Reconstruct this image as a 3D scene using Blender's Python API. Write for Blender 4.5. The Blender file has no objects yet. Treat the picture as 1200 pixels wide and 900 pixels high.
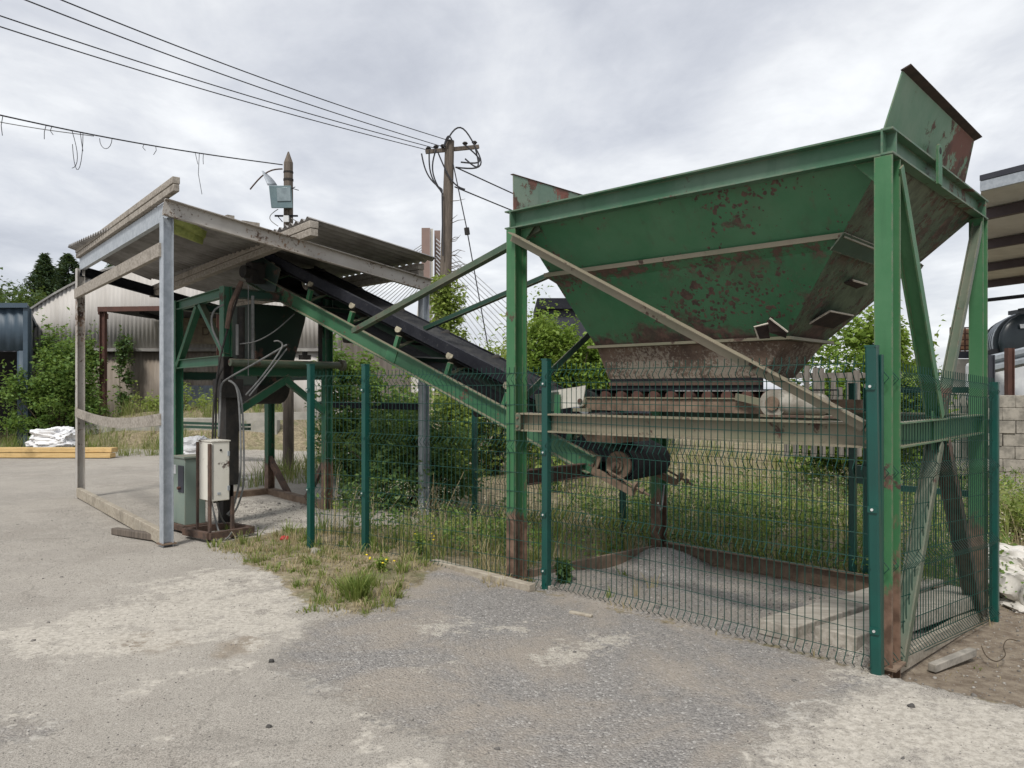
import bpy, math, random
import numpy as np
from mathutils import Vector, Matrix, noise as mnoise
random.seed(7); rng = np.random.default_rng(11)
S = bpy.context.scene
COL = S.collection
R = math.radians
EYE, HZ, F = 1.6, 457.0, 900.0

# ------------------------------------------------------------------ measuring
def P(px, py, Y):
    return Vector(((px-600)/F*Y, Y, EYE-(py-HZ)/F*Y))
def G(px, py, z=0.0):
    Y = (EYE-z)*F/(py-HZ)
    return Vector(((px-600)/F*Y, Y, z))
FR = Vector((2.18, 4.46, 0)); U = Vector((-.73, .683, 0)).normalized(); V = Vector((.683, .73, 0)).normalized()
def ab(a, b, z=0.0):
    p = FR + U*a + V*b
    return Vector((p.x, p.y, z))
Z = Vector((0, 0, 1))

# ------------------------------------------------------------------ mesh builder
class MB:
    def __init__(s): s.v = []; s.f = []
    def add(s, vs, fs):
        o = len(s.v); s.v += [tuple(x) for x in vs]; s.f += [tuple(i+o for i in f) for f in fs]; return s
    def hexa(s, b, t):
        return s.add(list(b)+list(t), [(3,2,1,0),(4,5,6,7),(0,1,5,4),(1,2,6,5),(2,3,7,6),(3,0,4,7)])
    def box(s, c, sx, sy, sz, rz=0.0, M=None):
        c = Vector(c); M = M or Matrix.Rotation(rz, 3, 'Z')
        q = [M@Vector((x*sx/2, y*sy/2, z*sz/2))+c for z in (-1,1) for x,y in ((-1,-1),(1,-1),(1,1),(-1,1))]
        return s.hexa(q[:4], q[4:])
    def frame(s, p0, p1, up):
        d = (Vector(p1)-Vector(p0)).normalized(); up = Vector(up)
        sd = d.cross(up)
        if sd.length < 1e-4: sd = d.cross(Vector((1,0,0)))
        sd.normalize(); return d, sd, sd.cross(d)
    def ext(s, p0, p1, poly, up=(0,0,1)):
        p0, p1 = Vector(p0), Vector(p1); d, sd, u2 = s.frame(p0, p1, up); n = len(poly)
        vs = [p0+sd*x+u2*y for x,y in poly]+[p1+sd*x+u2*y for x,y in poly]
        fs = [(i, (i+1)%n, n+(i+1)%n, n+i) for i in range(n)]+[tuple(range(n-1,-1,-1)), tuple(range(n,2*n))]
        return s.add(vs, fs)
    def bar(s, p0, p1, w, h, up=(0,0,1)):
        return s.ext(p0, p1, [(-w/2,-h/2),(w/2,-h/2),(w/2,h/2),(-w/2,h/2)], up)
    def ibeam(s, p0, p1, w, h, t=.010, up=(0,0,1)):
        a, b, c = w/2, h/2, t/2
        return s.ext(p0, p1, [(-a,-b),(a,-b),(a,-b+t),(c,-b+t),(c,b-t),(a,b-t),(a,b),(-a,b),(-a,b-t),(-c,b-t),(-c,-b+t),(-a,-b+t)], up)
    def chan(s, p0, p1, w, h, t=.010, up=(0,0,1), flip=1):
        b = h/2; q = [(0,-b),(w,-b),(w,-b+t),(t,-b+t),(t,b-t),(w,b-t),(w,b),(0,b)]
        q = [(x*flip, y) for x,y in q]
        return s.ext(p0, p1, q if flip > 0 else q[::-1], up)
    def angle(s, p0, p1, w, h, t=.008, up=(0,0,1), fx=1, fy=1):
        q = [(0,0),(w,0),(w,t),(t,t),(t,h),(0,h)]; q = [(x*fx, y*fy) for x,y in q]
        return s.ext(p0, p1, q if fx*fy > 0 else q[::-1], up)
    def cyl(s, p0, p1, r, n=16, r2=None):
        p0, p1 = Vector(p0), Vector(p1); d, sd, u2 = s.frame(p0, p1, (0,0,1) if abs((p1-p0).normalized().z) < .95 else (1,0,0))
        r2 = r if r2 is None else r2; vs = []
        for p, rr in ((p0, r), (p1, r2)):
            vs += [p+sd*rr*math.cos(2*math.pi*i/n)+u2*rr*math.sin(2*math.pi*i/n) for i in range(n)]
        fs = [(i, (i+1)%n, n+(i+1)%n, n+i) for i in range(n)]+[tuple(range(n-1,-1,-1)), tuple(range(n,2*n))]
        return s.add(vs, fs)
    def tube(s, pts, r, n=6):
        pts = [Vector(p) for p in pts]; m = len(pts); vs = []; fs = []
        rr = r if isinstance(r, (list, tuple)) else [r]*m
        ref = None
        for k, p in enumerate(pts):
            d = (pts[min(k+1,m-1)]-pts[max(k-1,0)]).normalized()
            if ref is None: ref = Vector((0,0,1)) if abs(d.z) < .9 else Vector((1,0,0))
            sd = d.cross(ref)
            if sd.length < 1e-4: sd = d.orthogonal()
            sd.normalize(); u2 = sd.cross(d); ref = u2
            vs += [p+sd*rr[k]*math.cos(2*math.pi*i/n)+u2*rr[k]*math.sin(2*math.pi*i/n) for i in range(n)]
        for k in range(m-1):
            for i in range(n):
                j = (i+1)%n; fs.append((k*n+i, k*n+j, k*n+n+j, k*n+n+i))
        fs += [tuple(range(n-1,-1,-1)), tuple(range((m-1)*n, m*n))]
        return s.add(vs, fs)
    def plate(s, pts, th, nrm=None):
        pts = [Vector(p) for p in pts]
        nrm = Vector(nrm) if nrm else (pts[1]-pts[0]).cross(pts[2]-pts[0]).normalized()
        n = len(pts); a = [p-nrm*th/2 for p in pts]; b = [p+nrm*th/2 for p in pts]
        return s.add(a+b, [tuple(range(n-1,-1,-1)), tuple(range(n,2*n))]+[(i,(i+1)%n,n+(i+1)%n,n+i) for i in range(n)])
    def grid(s, fn, nu, nv):
        vs = [fn(i/nu, j/nv) for j in range(nv+1) for i in range(nu+1)]
        fs = [(j*(nu+1)+i, j*(nu+1)+i+1, (j+1)*(nu+1)+i+1, (j+1)*(nu+1)+i) for j in range(nv) for i in range(nu)]
        return s.add(vs, fs)
    def ball(s, c, rx, ry, rz, nu=14, nv=8, jit=0.0):
        c = Vector(c); vs = [c+Vector((0,0,-rz))]; fs = []
        for j in range(1, nv):
            t = -math.pi/2+math.pi*j/nv
            for i in range(nu):
                p = 2*math.pi*i/nu; k = 1+jit*random.uniform(-1,1)
                vs.append(c+Vector((rx*math.cos(t)*math.cos(p)*k, ry*math.cos(t)*math.sin(p)*k, rz*math.sin(t)*k)))
        vs.append(c+Vector((0,0,rz))); top = len(vs)-1
        for i in range(nu): fs.append((0, 1+(i+1)%nu, 1+i)); fs.append((top, 1+(nv-2)*nu+i, 1+(nv-2)*nu+(i+1)%nu))
        for j in range(nv-2):
            for i in range(nu):
                a = 1+j*nu+i; b = 1+j*nu+(i+1)%nu; fs.append((a, b, b+nu, a+nu))
        return s.add(vs, fs)
    def build(s, name, mat, parent=None, bevel=0, solid=0, smooth=True, base=False):
        return link_mesh(name, np.array(s.v, dtype=np.float64), s.f, mat, parent, bevel, solid, smooth)

WORLD = {}   # world location of each object
def link_mesh(name, v, f, mat, parent=None, bevel=0, solid=0, smooth=True):
    lo, hi = v.min(0), v.max(0); c = (lo+hi)/2
    if parent is None: c[2] = lo[2]
    me = bpy.data.meshes.new(name); me.from_pydata((v-c).tolist(), [], f); me.update()
    if mat: me.materials.append(mat)
    if smooth:
        me.polygons.foreach_set('use_smooth', [True]*len(me.polygons)); me.set_sharp_from_angle(angle=R(38))
    o = bpy.data.objects.new(name, me); COL.objects.link(o)
    w = Vector(c); WORLD[o] = w
    if parent is not None: o.parent = parent; o.location = w-WORLD[parent]
    else: o.location = w
    if solid:
        m = o.modifiers.new('thickness', 'SOLIDIFY'); m.thickness = solid; m.offset = -1
    if bevel:
        m = o.modifiers.new('bevel', 'BEVEL'); m.width = bevel; m.segments = 2; m.limit_method = 'ANGLE'; m.angle_limit = R(40)
    return o
def tag(o, label=None, cat=None, group=None, kind=None):
    if label: o['label'] = label
    if cat: o['category'] = cat
    if group: o['group'] = group
    if kind: o['kind'] = kind
    return o
def thing(name, label, cat, loc, group=None):
    o = bpy.data.objects.new(name, None); COL.objects.link(o); o.location = loc; o.empty_display_size = .2
    WORLD[o] = Vector(loc); return tag(o, label, cat, group)

# ------------------------------------------------------------------ materials
class NT:
    def __init__(s, name):
        s.m = bpy.data.materials.new(name); s.m.use_nodes = True; s.t = s.m.node_tree; s.t.nodes.clear()
        s.out = s.n('ShaderNodeOutputMaterial'); s.b = s.n('ShaderNodeBsdfPrincipled'); s.l(s.b.outputs[0], s.out.inputs[0])
        s.pos = s.n('ShaderNodeNewGeometry')
    def n(s, t, **k):
        x = s.t.nodes.new(t)
        for a, b in k.items(): setattr(x, a, b)
        return x
    def l(s, a, b): s.t.links.new(a, b)
    def inp(s, sock, val):
        if hasattr(val, 'is_linked') or isinstance(val, bpy.types.NodeSocket): s.l(val, sock)
        else: sock.default_value = val
    def noise(s, scale, detail=6, rough=.6, vec=None, stretch=None, dist=0):
        n = s.n('ShaderNodeTexNoise'); n.inputs['Scale'].default_value = scale; n.inputs['Detail'].default_value = detail
        n.inputs['Roughness'].default_value = rough; n.inputs['Distortion'].default_value = dist
        v = vec or s.pos.outputs['Position']
        if stretch:
            m = s.n('ShaderNodeMapping'); m.inputs['Scale'].default_value = stretch; s.l(v, m.inputs[0]); v = m.outputs[0]
        s.l(v, n.inputs['Vector']); return n.outputs['Fac']
    def ramp(s, x, a, b):
        n = s.n('ShaderNodeMapRange'); n.interpolation_type = 'SMOOTHSTEP'; s.l(x, n.inputs[0]); n.inputs[1].default_value = a; n.inputs[2].default_value = b
        return n.outputs[0]
    def math(s, op, a, b=None, c=None):
        n = s.n('ShaderNodeMath', operation=op)
        for i, x in enumerate((a, b, c)):
            if x is not None: s.inp(n.inputs[i], x)
        return n.outputs[0]
    def mix(s, fac, a, b):
        n = s.n('ShaderNodeMix', data_type='RGBA'); s.inp(n.inputs['Factor'], fac)
        for i, x in ((6, a), (7, b)):
            if isinstance(x, (tuple, list)): n.inputs[i].default_value = (*x, 1)
            else: s.l(x, n.inputs[i])
        return n.outputs[2]
    def z(s):
        n = s.n('ShaderNodeSeparateXYZ'); s.l(s.pos.outputs['Position'], n.inputs[0]); return n.outputs[2]
    def nz(s):
        n = s.n('ShaderNodeSeparateXYZ'); s.l(s.pos.outputs['Normal'], n.inputs[0]); return n.outputs[2]
    def attr(s, name):
        n = s.n('ShaderNodeAttribute'); n.attribute_name = name; return n.outputs['Fac']
    def bump(s, h, st=.3, dist=.01):
        n = s.n('ShaderNodeBump'); n.inputs['Strength'].default_value = st; n.inputs['Distance'].default_value = dist; s.l(h, n.inputs['Height']); s.l(n.outputs[0], s.b.inputs['Normal'])
    def fin(s, col, rough=.6, metal=0.0, spec=.4):
        if isinstance(col, (tuple, list)): s.b.inputs['Base Color'].default_value = (*col, 1)
        else: s.l(col, s.b.inputs['Base Color'])
        s.inp(s.b.inputs['Roughness'], rough); s.inp(s.b.inputs['Metallic'], metal); s.b.inputs['Specular IOR Level'].default_value = spec
        return s.m
RUST = (.125, .070, .052); RUSTD = (.062, .040, .033); TAN = (.30, .26, .19)

def paint(name, base, faded, rust=.5, scale=6.0, low=None, dust=.8, streak=.4, rough=.5, rustcol=RUST, band=None, red=None):
    """weathered enamel: faded patches, rust spots and runs, dust on upward faces; low = bare rusty foot below that height"""
    s = NT(name)
    n1 = s.noise(1.7, 5); col = s.mix(s.ramp(n1, .35, .7), base, faded)
    st = s.noise(9, 4, stretch=(1, 1, .12)); col = s.mix(s.math('MULTIPLY', s.ramp(st, .55, .8), streak), col, tuple(x*.55 for x in base))
    big = s.noise(1.15, 3); fine = s.noise(scale, 8, .72)
    if band:   # extra corrosion between two heights (bottom of a hopper)
        z = s.z(); zz = s.math('ADD', z, s.math('MULTIPLY', s.noise(2.3, 5), .9))
        big = s.math('ADD', big, s.math('MULTIPLY', s.ramp(zz, band[1], band[0]), .22))
    mask = s.ramp(s.math('ADD', s.math('MULTIPLY', fine, .62), s.math('MULTIPLY', big, .5)), .70-.13*rust, .735-.13*rust)
    rc = s.mix(s.ramp(s.noise(14, 6), .35, .7), RUSTD, rustcol)
    if red: rc = s.mix(s.ramp(s.noise(3, 3), .4, .6), rc, red)
    col = s.mix(mask, col, rc)
    if low is not None:
        z = s.math('ADD', s.z(), s.math('MULTIPLY', s.math('SUBTRACT', s.noise(7, 5, stretch=(1,1,.4)), .5), 1.0))
        lm = s.ramp(z, low+.06, low-.04); lm = s.math('MAXIMUM', lm, s.math('MULTIPLY', s.ramp(z, low+.75, low), s.ramp(s.noise(10, 8, .75, stretch=(1,1,.35)), .56, .62))); col = s.mix(lm, col, s.mix(s.ramp(s.noise(11, 6), .35, .65), (.09,.055,.038), (.19,.12,.085)))
    if dust: col = s.mix(s.math('MULTIPLY', s.ramp(s.nz(), .6, .9), dust), col, s.mix(s.noise(20, 4), (.2,.17,.12), TAN))
    bv = s.n('ShaderNodeBevel'); bv.samples = 3; bv.inputs['Radius'].default_value = .014
    dt = s.n('ShaderNodeVectorMath', operation='DOT_PRODUCT'); s.l(bv.outputs[0], dt.inputs[0]); s.l(s.pos.outputs['Normal'], dt.inputs[1])
    ed = s.math('MULTIPLY', s.ramp(dt.outputs['Value'], .985, .90), s.ramp(s.noise(13, 6, .75), .40, .56)); col = s.mix(s.math('MULTIPLY', ed, .75), col, s.mix(s.noise(7, 3), (.13,.085,.06), (.30,.25,.19)))
    s.bump(s.math('ADD', s.math('MULTIPLY', mask, .6), s.math('ADD', s.math('MULTIPLY', s.noise(40, 4), .3), s.math('MULTIPLY', s.noise(3.5, 3), 1.5))), .35, .006)
    return s.fin(col, s.math('ADD', s.math('MULTIPLY', mask, .35), rough))
def plain(name, c1, c2=None, scale=5, rough=.7, metal=0, bump=.2, stretch=None, spec=.35, lo=.35, hi=.65):
    s = NT(name); n = s.noise(scale, 6, .65, stretch=stretch)
    col = s.mix(s.ramp(n, lo, hi), c1, c2 or tuple(x*.7 for x in c1))
    if bump: s.bump(s.noise(scale*6, 5, stretch=stretch), bump, .006)
    return s.fin(col, rough, metal, spec)
def wood(name, c1, c2, rot=0):
    s = NT(name)
    m = s.n('ShaderNodeMapping'); m.inputs['Rotation'].default_value = (0, 0, rot); m.inputs['Scale'].default_value = (1.2, 14, 14); s.l(s.pos.outputs['Position'], m.inputs[0])
    n = s.noise(2.2, 7, .65, vec=m.outputs[0]); n2 = s.noise(3, 4)
    col = s.mix(s.ramp(n, .3, .7), c1, c2); col = s.mix(s.math('MULTIPLY', s.ramp(n2, .5, .75), .6), col, tuple(x*.45 for x in c2))
    s.bump(n, .4, .008); return s.fin(col, .85, 0, .2)
def leafmat(name, c1, c2, c3=None, trans=.35):
    s = NT(name)
    r = s.pos.outputs['Random Per Island']
    col = s.mix(r, c1, c2)
    big = s.noise(.9, 3); col = s.mix(s.math('MULTIPLY', s.ramp(big, .45, .65), .6), col, c3 or c2)
    s.fin(col, .55, 0, .3)
    t = s.n('ShaderNodeBsdfTranslucent'); s.l(s.mix(.5, col, (.25, .33, .05)), t.inputs[0])
    mx = s.n('ShaderNodeMixShader'); mx.inputs[0].default_value = trans
    s.l(s.b.outputs[0], mx.inputs[1]); s.l(t.outputs[0], mx.inputs[2]); s.l(mx.outputs[0], s.out.inputs[0]); return s.m

M = {}
GB, GFD = (.024, .125, .052), (.055, .165, .085)
M['green'] = paint('green machine paint', GB, GFD, rust=.28, low=None)
M['green_leg'] = paint('green leg paint', (.038,.135,.055), (.062,.165,.076), rust=.3, low=.5)
M['beam'] = paint('chalky green beam paint', (.045,.125,.07), (.10,.17,.12), rust=.45, scale=9, streak=.5, dust=.6)
M['green_dull'] = paint('dull dusty green paint', (.055,.095,.06), (.12,.125,.09), rust=.5, dust=.9)
def binpaint():
    s = NT('rust spotted hopper paint')
    n1 = s.noise(1.3, 5); col = s.mix(s.ramp(n1, .35, .7), (.032,.136,.062), (.066,.172,.090))
    st = s.noise(7, 5, stretch=(1, 1, .10)); col = s.mix(s.math('MULTIPLY', s.ramp(st, .52, .78), .45), col, (.05,.085,.05))
    cl = s.ramp(s.noise(1.7, 4, .6), .40, .60)
    v = s.n('ShaderNodeTexVoronoi'); v.inputs['Scale'].default_value = 31; v.inputs['Randomness'].default_value = 1
    w = s.n('ShaderNodeMapping'); s.l(s.pos.outputs['Position'], w.inputs[0])
    nz_ = s.n('ShaderNodeTexNoise'); nz_.inputs['Scale'].default_value = 18; s.l(s.pos.outputs['Position'], nz_.inputs['Vector'])
    va = s.n('ShaderNodeVectorMath', operation='MULTIPLY_ADD'); s.l(nz_.outputs['Color'], va.inputs[0]); va.inputs[1].default_value = (.06,.06,.06); s.l(s.pos.outputs['Position'], va.inputs[2]); s.l(va.outputs[0], v.inputs['Vector'])
    sc = s.n('ShaderNodeSeparateColor'); s.l(v.outputs['Color'], sc.inputs[0])
    size = s.math('MULTIPLY', s.math('MULTIPLY', s.math('POWER', sc.outputs[0], 1.6), cl), .82)
    spots = s.ramp(s.math('SUBTRACT', size, v.outputs['Distance']), -.02, .03)
    v2 = s.n('ShaderNodeTexVoronoi'); v2.inputs['Scale'].default_value = 11; s.l(va.outputs[0], v2.inputs['Vector'])
    sc2 = s.n('ShaderNodeSeparateColor'); s.l(v2.outputs['Color'], sc2.inputs[0])
    sz2 = s.math('MULTIPLY', s.math('MULTIPLY', s.ramp(sc2.outputs[1], .62, 1.0), cl), s.math('ADD', .25, s.math('MULTIPLY', s.noise(30, 5, .7), .45)))
    spots = s.math('MAXIMUM', spots, s.ramp(s.math('SUBTRACT', sz2, v2.outputs['Distance']), -.02, .03))
    run = s.math('MULTIPLY', s.ramp(s.noise(16, 5, .7, stretch=(1,1,.05)), .56, .70), s.ramp(s.noise(1.9, 4), .42, .6))
    z = s.z(); zz = s.math('ADD', z, s.math('MULTIPLY', s.math('SUBTRACT', s.noise(2.6, 6, .65), .5), 1.15))
    low = s.ramp(zz, 2.16, 1.98)
    big = s.ramp(s.math('ADD', s.math('MULTIPLY', s.noise(5, 9, .7), .6), s.math('MULTIPLY', s.noise(1.1, 3), .45)), .60, .64)
    seam = s.math('MULTIPLY', s.math('MULTIPLY', s.ramp(z, 2.40, 2.53), s.ramp(z, 2.60, 2.56)), s.ramp(s.noise(6, 8, .75), .48, .56))
    seam = s.math('MAXIMUM', seam, s.math('MULTIPLY', s.math('MULTIPLY', s.ramp(z, 2.15, 2.52), s.ramp(z, 2.60, 2.56)), s.math('MULTIPLY', s.ramp(s.noise(20, 6, .75, stretch=(1,1,.07)), .60, .66), .8)))
    seam = s.math('MAXIMUM', seam, s.math('MULTIPLY', s.ramp(z, 2.80, 2.95), s.ramp(s.noise(8, 8, .75, stretch=(1,1,.5)), .58, .64)))
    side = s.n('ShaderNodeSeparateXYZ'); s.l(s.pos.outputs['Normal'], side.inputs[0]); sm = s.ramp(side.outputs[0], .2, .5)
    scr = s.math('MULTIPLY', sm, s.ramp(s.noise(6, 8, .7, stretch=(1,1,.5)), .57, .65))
    mask = s.math('MAXIMUM', s.math('MAXIMUM', s.math('MAXIMUM', spots, seam), s.math('MULTIPLY', big, .9)), s.math('MAXIMUM', s.math('MULTIPLY', low, s.ramp(s.noise(9, 7, .7), .30, .46)), scr))
    rc = s.mix(s.ramp(s.noise(12, 6, .7), .35, .7), (.055,.038,.032), (.14,.082,.066))
    col = s.mix(s.math('MULTIPLY', run, .45), col, (.085,.075,.05))
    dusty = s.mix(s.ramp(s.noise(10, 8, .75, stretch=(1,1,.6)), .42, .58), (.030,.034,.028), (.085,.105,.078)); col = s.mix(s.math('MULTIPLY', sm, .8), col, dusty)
    col = s.mix(mask, col, rc)
    halo = s.math('MULTIPLY', s.math('MULTIPLY', cl, s.ramp(s.noise(4, 5), .45, .65)), .35); col = s.mix(halo, col, (.075,.085,.055))
    s.bump(s.math('ADD', s.math('ADD', mask, s.math('MULTIPLY', s.noise(45, 4), .4)), s.math('MULTIPLY', s.noise(2.0, 2), 9)), .4, .006)
    return s.fin(col, s.math('ADD', s.math('MULTIPLY', mask, .35), .45))
M['bin'] = binpaint()
def throatmat():
    s = NT('concrete splashed steel')
    col = s.mix(s.ramp(s.noise(4, 6, .7), .35, .65), (.085,.06,.048), (.17,.12,.09))
    m = s.ramp(s.math('ADD', s.math('MULTIPLY', s.noise(38, 5, .75), .6), s.math('MULTIPLY', s.noise(1.6, 3), .5)), .56, .62)
    col = s.mix(s.math('MULTIPLY', m, .8), col, (.30,.26,.21)); s.bump(s.noise(40, 5, .7), .6, .01); return s.fin(col, .9, 0, .2)
M['throat'] = throatmat()
M['flap'] = paint('peeling flap paint', (.06,.17,.09), (.13,.22,.14), rust=.85, scale=5.5, red=(.15,.07,.055), dust=.3)
M['flap_pale'] = paint('chalky pale flap paint', (.13,.20,.15), (.20,.25,.19), rust=1.5, scale=3.5, red=(.22,.09,.07), dust=.3)
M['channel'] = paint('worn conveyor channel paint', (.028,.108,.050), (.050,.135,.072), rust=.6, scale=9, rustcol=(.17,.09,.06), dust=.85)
M['green_dark'] = paint('deep green paint', (.012,.040,.026), (.014,.055,.034), rust=.35, dust=.5)  # deeper green coat with some rust and dust
M['bin_dark'] = paint('near black hopper paint', (.010,.022,.018), (.013,.034,.024), rust=.4, dust=.4)  # near-black green coat for the weigh hopper and drive guard
M['green_tower'] = paint('tower green paint', (.016,.09,.045), (.024,.115,.06), rust=.3, low=.55)
M['rust'] = plain('rusty steel', (.12,.075,.055), (.06,.042,.034), 9, .85, bump=.5)
M['rust_dark'] = plain('dark rust plate', (.05,.033,.028), (.03,.022,.02), 9, .85, bump=.4)
M['scuff'] = plain('pale scuffed edge', (.55,.50,.43), (.42,.38,.32), 30, .8)
M['rust_light'] = plain('light rusty steel', (.215,.155,.11), (.125,.085,.06), 7, .85, bump=.5)
M['rusty_tan'] = paint('dusty tan steel', (.24,.21,.15), (.17,.17,.11), rust=.55, dust=.7)
M['cream'] = paint('chipped cream enamel', (.66,.635,.565), (.58,.55,.475), rust=.33, scale=4, dust=.1, streak=.12)
M['cab_green'] = paint('grey green cabinet paint', (.17,.22,.19), (.2,.24,.2), rust=.35, dust=.6)
M['galv'] = plain('galvanised steel', (.42,.45,.48), (.33,.36,.39), 12, .5, .35, .1)
M['galv_rust'] = paint('rust flecked galvanised steel', (.40,.38,.35), (.33,.30,.265), rust=.85, scale=22, rustcol=(.26,.17,.11), dust=.5, streak=.2)
def dusty(name, c1, c2, dust, amt):
    s = NT(name); col = s.mix(s.ramp(s.noise(5, 6, .7), .35, .65), c1, c2)
    m = s.math('MULTIPLY', s.math('MULTIPLY', s.ramp(s.nz(), .1, .8), s.ramp(s.noise(7, 7, .7), .35, .65)), amt); col = s.mix(m, col, dust)
    col = s.mix(s.math('MULTIPLY', s.ramp(s.noise(28, 5, .75), .58, .68), .5), col, dust); s.bump(s.noise(30, 5), .3, .006); return s.fin(col, .75, 0, .2)
M['rubber'] = dusty('black rubber', (.014,.015,.018), (.024,.024,.026), (.10,.095,.085), .35)
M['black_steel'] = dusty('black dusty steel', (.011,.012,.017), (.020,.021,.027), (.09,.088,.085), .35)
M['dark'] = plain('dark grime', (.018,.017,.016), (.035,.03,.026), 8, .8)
M['roller'] = plain('cream roller end', (.33,.30,.22), (.16,.14,.10), 14, .7)
M['fence'] = plain('dark green powder coat', (.004,.064,.050), (.005,.052,.042), 3, .38, bump=0, spec=.5)
M['wire'] = plain('dark green wire coat', (.007,.05,.038), (.010,.044,.033), 3, .45, bump=0)
M['bolt'] = plain('bright zinc bolt', (.75,.75,.73), (.6,.6,.58), 20, .4, .5, 0)
M['wood_grey'] = wood('weathered grey timber', (.38,.345,.30), (.21,.185,.155), -2.25)
M['wood_ground'] = wood('dry grey plank', (.40,.36,.29), (.27,.23,.18), .8)
M['wood_pole'] = plain('old pole timber', (.16,.13,.105), (.09,.075,.062), 7, .9, bump=.5, stretch=(6,6,.4))
M['wood_old'] = plain('old fence timber', (.20,.18,.155), (.12,.105,.09), 9, .9, bump=.4, stretch=(3,3,.4))
M['timber_new'] = wood('new yellow timber', (.62,.44,.21), (.50,.34,.15), 0)
M['roof_under'] = plain('old roofing sheet', (.30,.29,.28), (.20,.19,.18), 3, .6, .1)
M['roof_green'] = plain('mossy plastic sheet', (.36,.40,.13), (.22,.26,.08), 9, .6)
M['barn'] = plain('weathered barn cladding', (.50,.475,.445), (.38,.355,.325), 1.1, .8, stretch=(1.5,1.5,.25), lo=.3, hi=.7)
M['barn_low'] = plain('stained lower cladding', (.30,.26,.22), (.2,.165,.13), 1.0, .8, stretch=(2,2,.3))
M['barn_blue'] = plain('blue grey lower sheet', (.25,.29,.34), (.2,.22,.25), 2, .8)
M['barn_edge'] = plain('barn eaves trim', (.2,.19,.18), (.3,.29,.27), 3, .8)
M['tan_wall'] = plain('old tan render', (.22,.185,.135), (.15,.125,.095), 4, .9)
M['letter'] = plain('faded brown lettering', (.075,.06,.045), (.09,.07,.05), 9, .9)
M['blue_shed'] = plain('blue grey cladding', (.05,.075,.10), (.04,.062,.085), 2, .5)
M['dark_in'] = plain('shaded shed interior', (.015,.015,.017), (.02,.02,.02), 2, .9)  # interior shade is put into this near-black back wall colour
M['brown_steel'] = plain('red brown steel', (.10,.048,.036), (.075,.038,.03), 6, .8)
M['bag'] = plain('white woven sack', (.74,.74,.74), (.62,.62,.63), 5, .75, bump=.3)
M['bag_old'] = plain('dusty sack', (.66,.63,.58), (.5,.47,.42), 5, .8, bump=.3)
M['dark_stone'] = plain('dark grey stone', (.09,.085,.08), (.05,.048,.045), 20, .9)
M['sleeper'] = wood('bleached sleeper', (.47,.43,.37), (.29,.26,.215), -.655)
M['concrete'] = plain('grey concrete', (.35,.33,.29), (.26,.25,.22), 4, .9, bump=.4)
M['block'] = plain('pale concrete block', (.34,.31,.265), (.19,.175,.15), 7, .9, bump=.4)
M['pylon'] = plain('red brown pylon', (.22,.155,.135), (.18,.13,.115), .2, .8)
M['pylon_pale'] = plain('pale pylon concrete', (.46,.44,.40), (.40,.38,.34), .2, .8)
M['stay'] = plain('hazy bridge cable', (.48,.5,.53), (.45,.47,.5), 1, .7, bump=0)  # slight distance haze is put into the cables' pale colour
M['cable'] = plain('black overhead cable', (.03,.03,.034), (.04,.04,.045), 3, .7, bump=0)
M['hose'] = plain('grey hose', (.2,.2,.195), (.13,.13,.125), 9, .6, bump=0)
M['lamp'] = plain('blue grey floodlight', (.10,.15,.165), (.12,.17,.18), 9, .5)
M['lamp_lens'] = plain('lamp reflector', (.26,.31,.32), (.19,.23,.24), 6, .2, .3, 0)
M['tank'] = plain('black green tank', (.008,.014,.018), (.012,.02,.024), 3, .3, spec=.5)
M['white_plastic'] = plain('white plastic', (.62,.63,.63), (.5,.51,.52), 3, .6)
M['orange_box'] = plain('rusty orange liquid box', (.42,.22,.13), (.55,.36,.24), 3, .7)
M['red'] = plain('red wrapper', (.5,.02,.03), (.4,.05,.05), 30, .5)
M['yellow'] = plain('yellow tag', (.75,.45,.03), (.65,.4,.03), 30, .5)
M['dark_clad'] = plain('dark cladding', (.035,.037,.048), (.045,.047,.058), 3, .7)
M['stone'] = (lambda s: s.fin(s.mix(s.pos.outputs['Random Per Island'], (.115,.108,.10), (.36,.335,.30)), .9, 0, .2))(NT('loose stones'))
M['motor'] = plain('dusty cream motor', (.34,.32,.275), (.20,.175,.14), 8, .6)
M['underside'] = plain('pale roof lining', (.52,.51,.49), (.44,.43,.41), 2, .7)
M['beam_br'] = plain('dark brown purlin', (.07,.052,.055), (.06,.045,.048), 2, .7)
M['ivy'] = leafmat('bright ivy leaves', (.14,.24,.04), (.29,.38,.08), (.20,.33,.055), .45)
M['bush'] = leafmat('bush leaves', (.085,.165,.04), (.21,.31,.08), (.13,.23,.055), .45)
M['bush_m'] = leafmat('mid green bush leaves', (.05,.115,.04), (.20,.29,.09), (.08,.16,.05), .4)
M['bush_d'] = leafmat('dark bush leaves', (.055,.12,.04), (.15,.225,.075), (.09,.165,.055))
M['bush_y'] = leafmat('yellow green leaves', (.20,.28,.06), (.38,.44,.12), (.27,.36,.085), .45)
M['conifer'] = leafmat('conifer needles', (.018,.042,.018), (.04,.07,.028), (.03,.055,.02), .15)
M['tree'] = leafmat('tree leaves', (.035,.07,.018), (.07,.11,.03), (.05,.085,.02), .25)
M['grass'] = leafmat('green grass', (.10,.165,.03), (.25,.29,.08), (.30,.29,.12))
M['dry'] = leafmat('dry straw', (.34,.27,.15), (.46,.38,.23), (.28,.24,.12), .2)
M['seed'] = leafmat('pale seed heads', (.50,.44,.33), (.62,.57,.47), (.42,.34,.22), .2)
M['stem'] = plain('twig bark', (.10,.075,.05), (.06,.045,.03), 10, .9)
M['flower'] = plain('yellow petals', (.8,.62,.02), (.7,.5,.02), 20, .6, bump=0)

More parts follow.
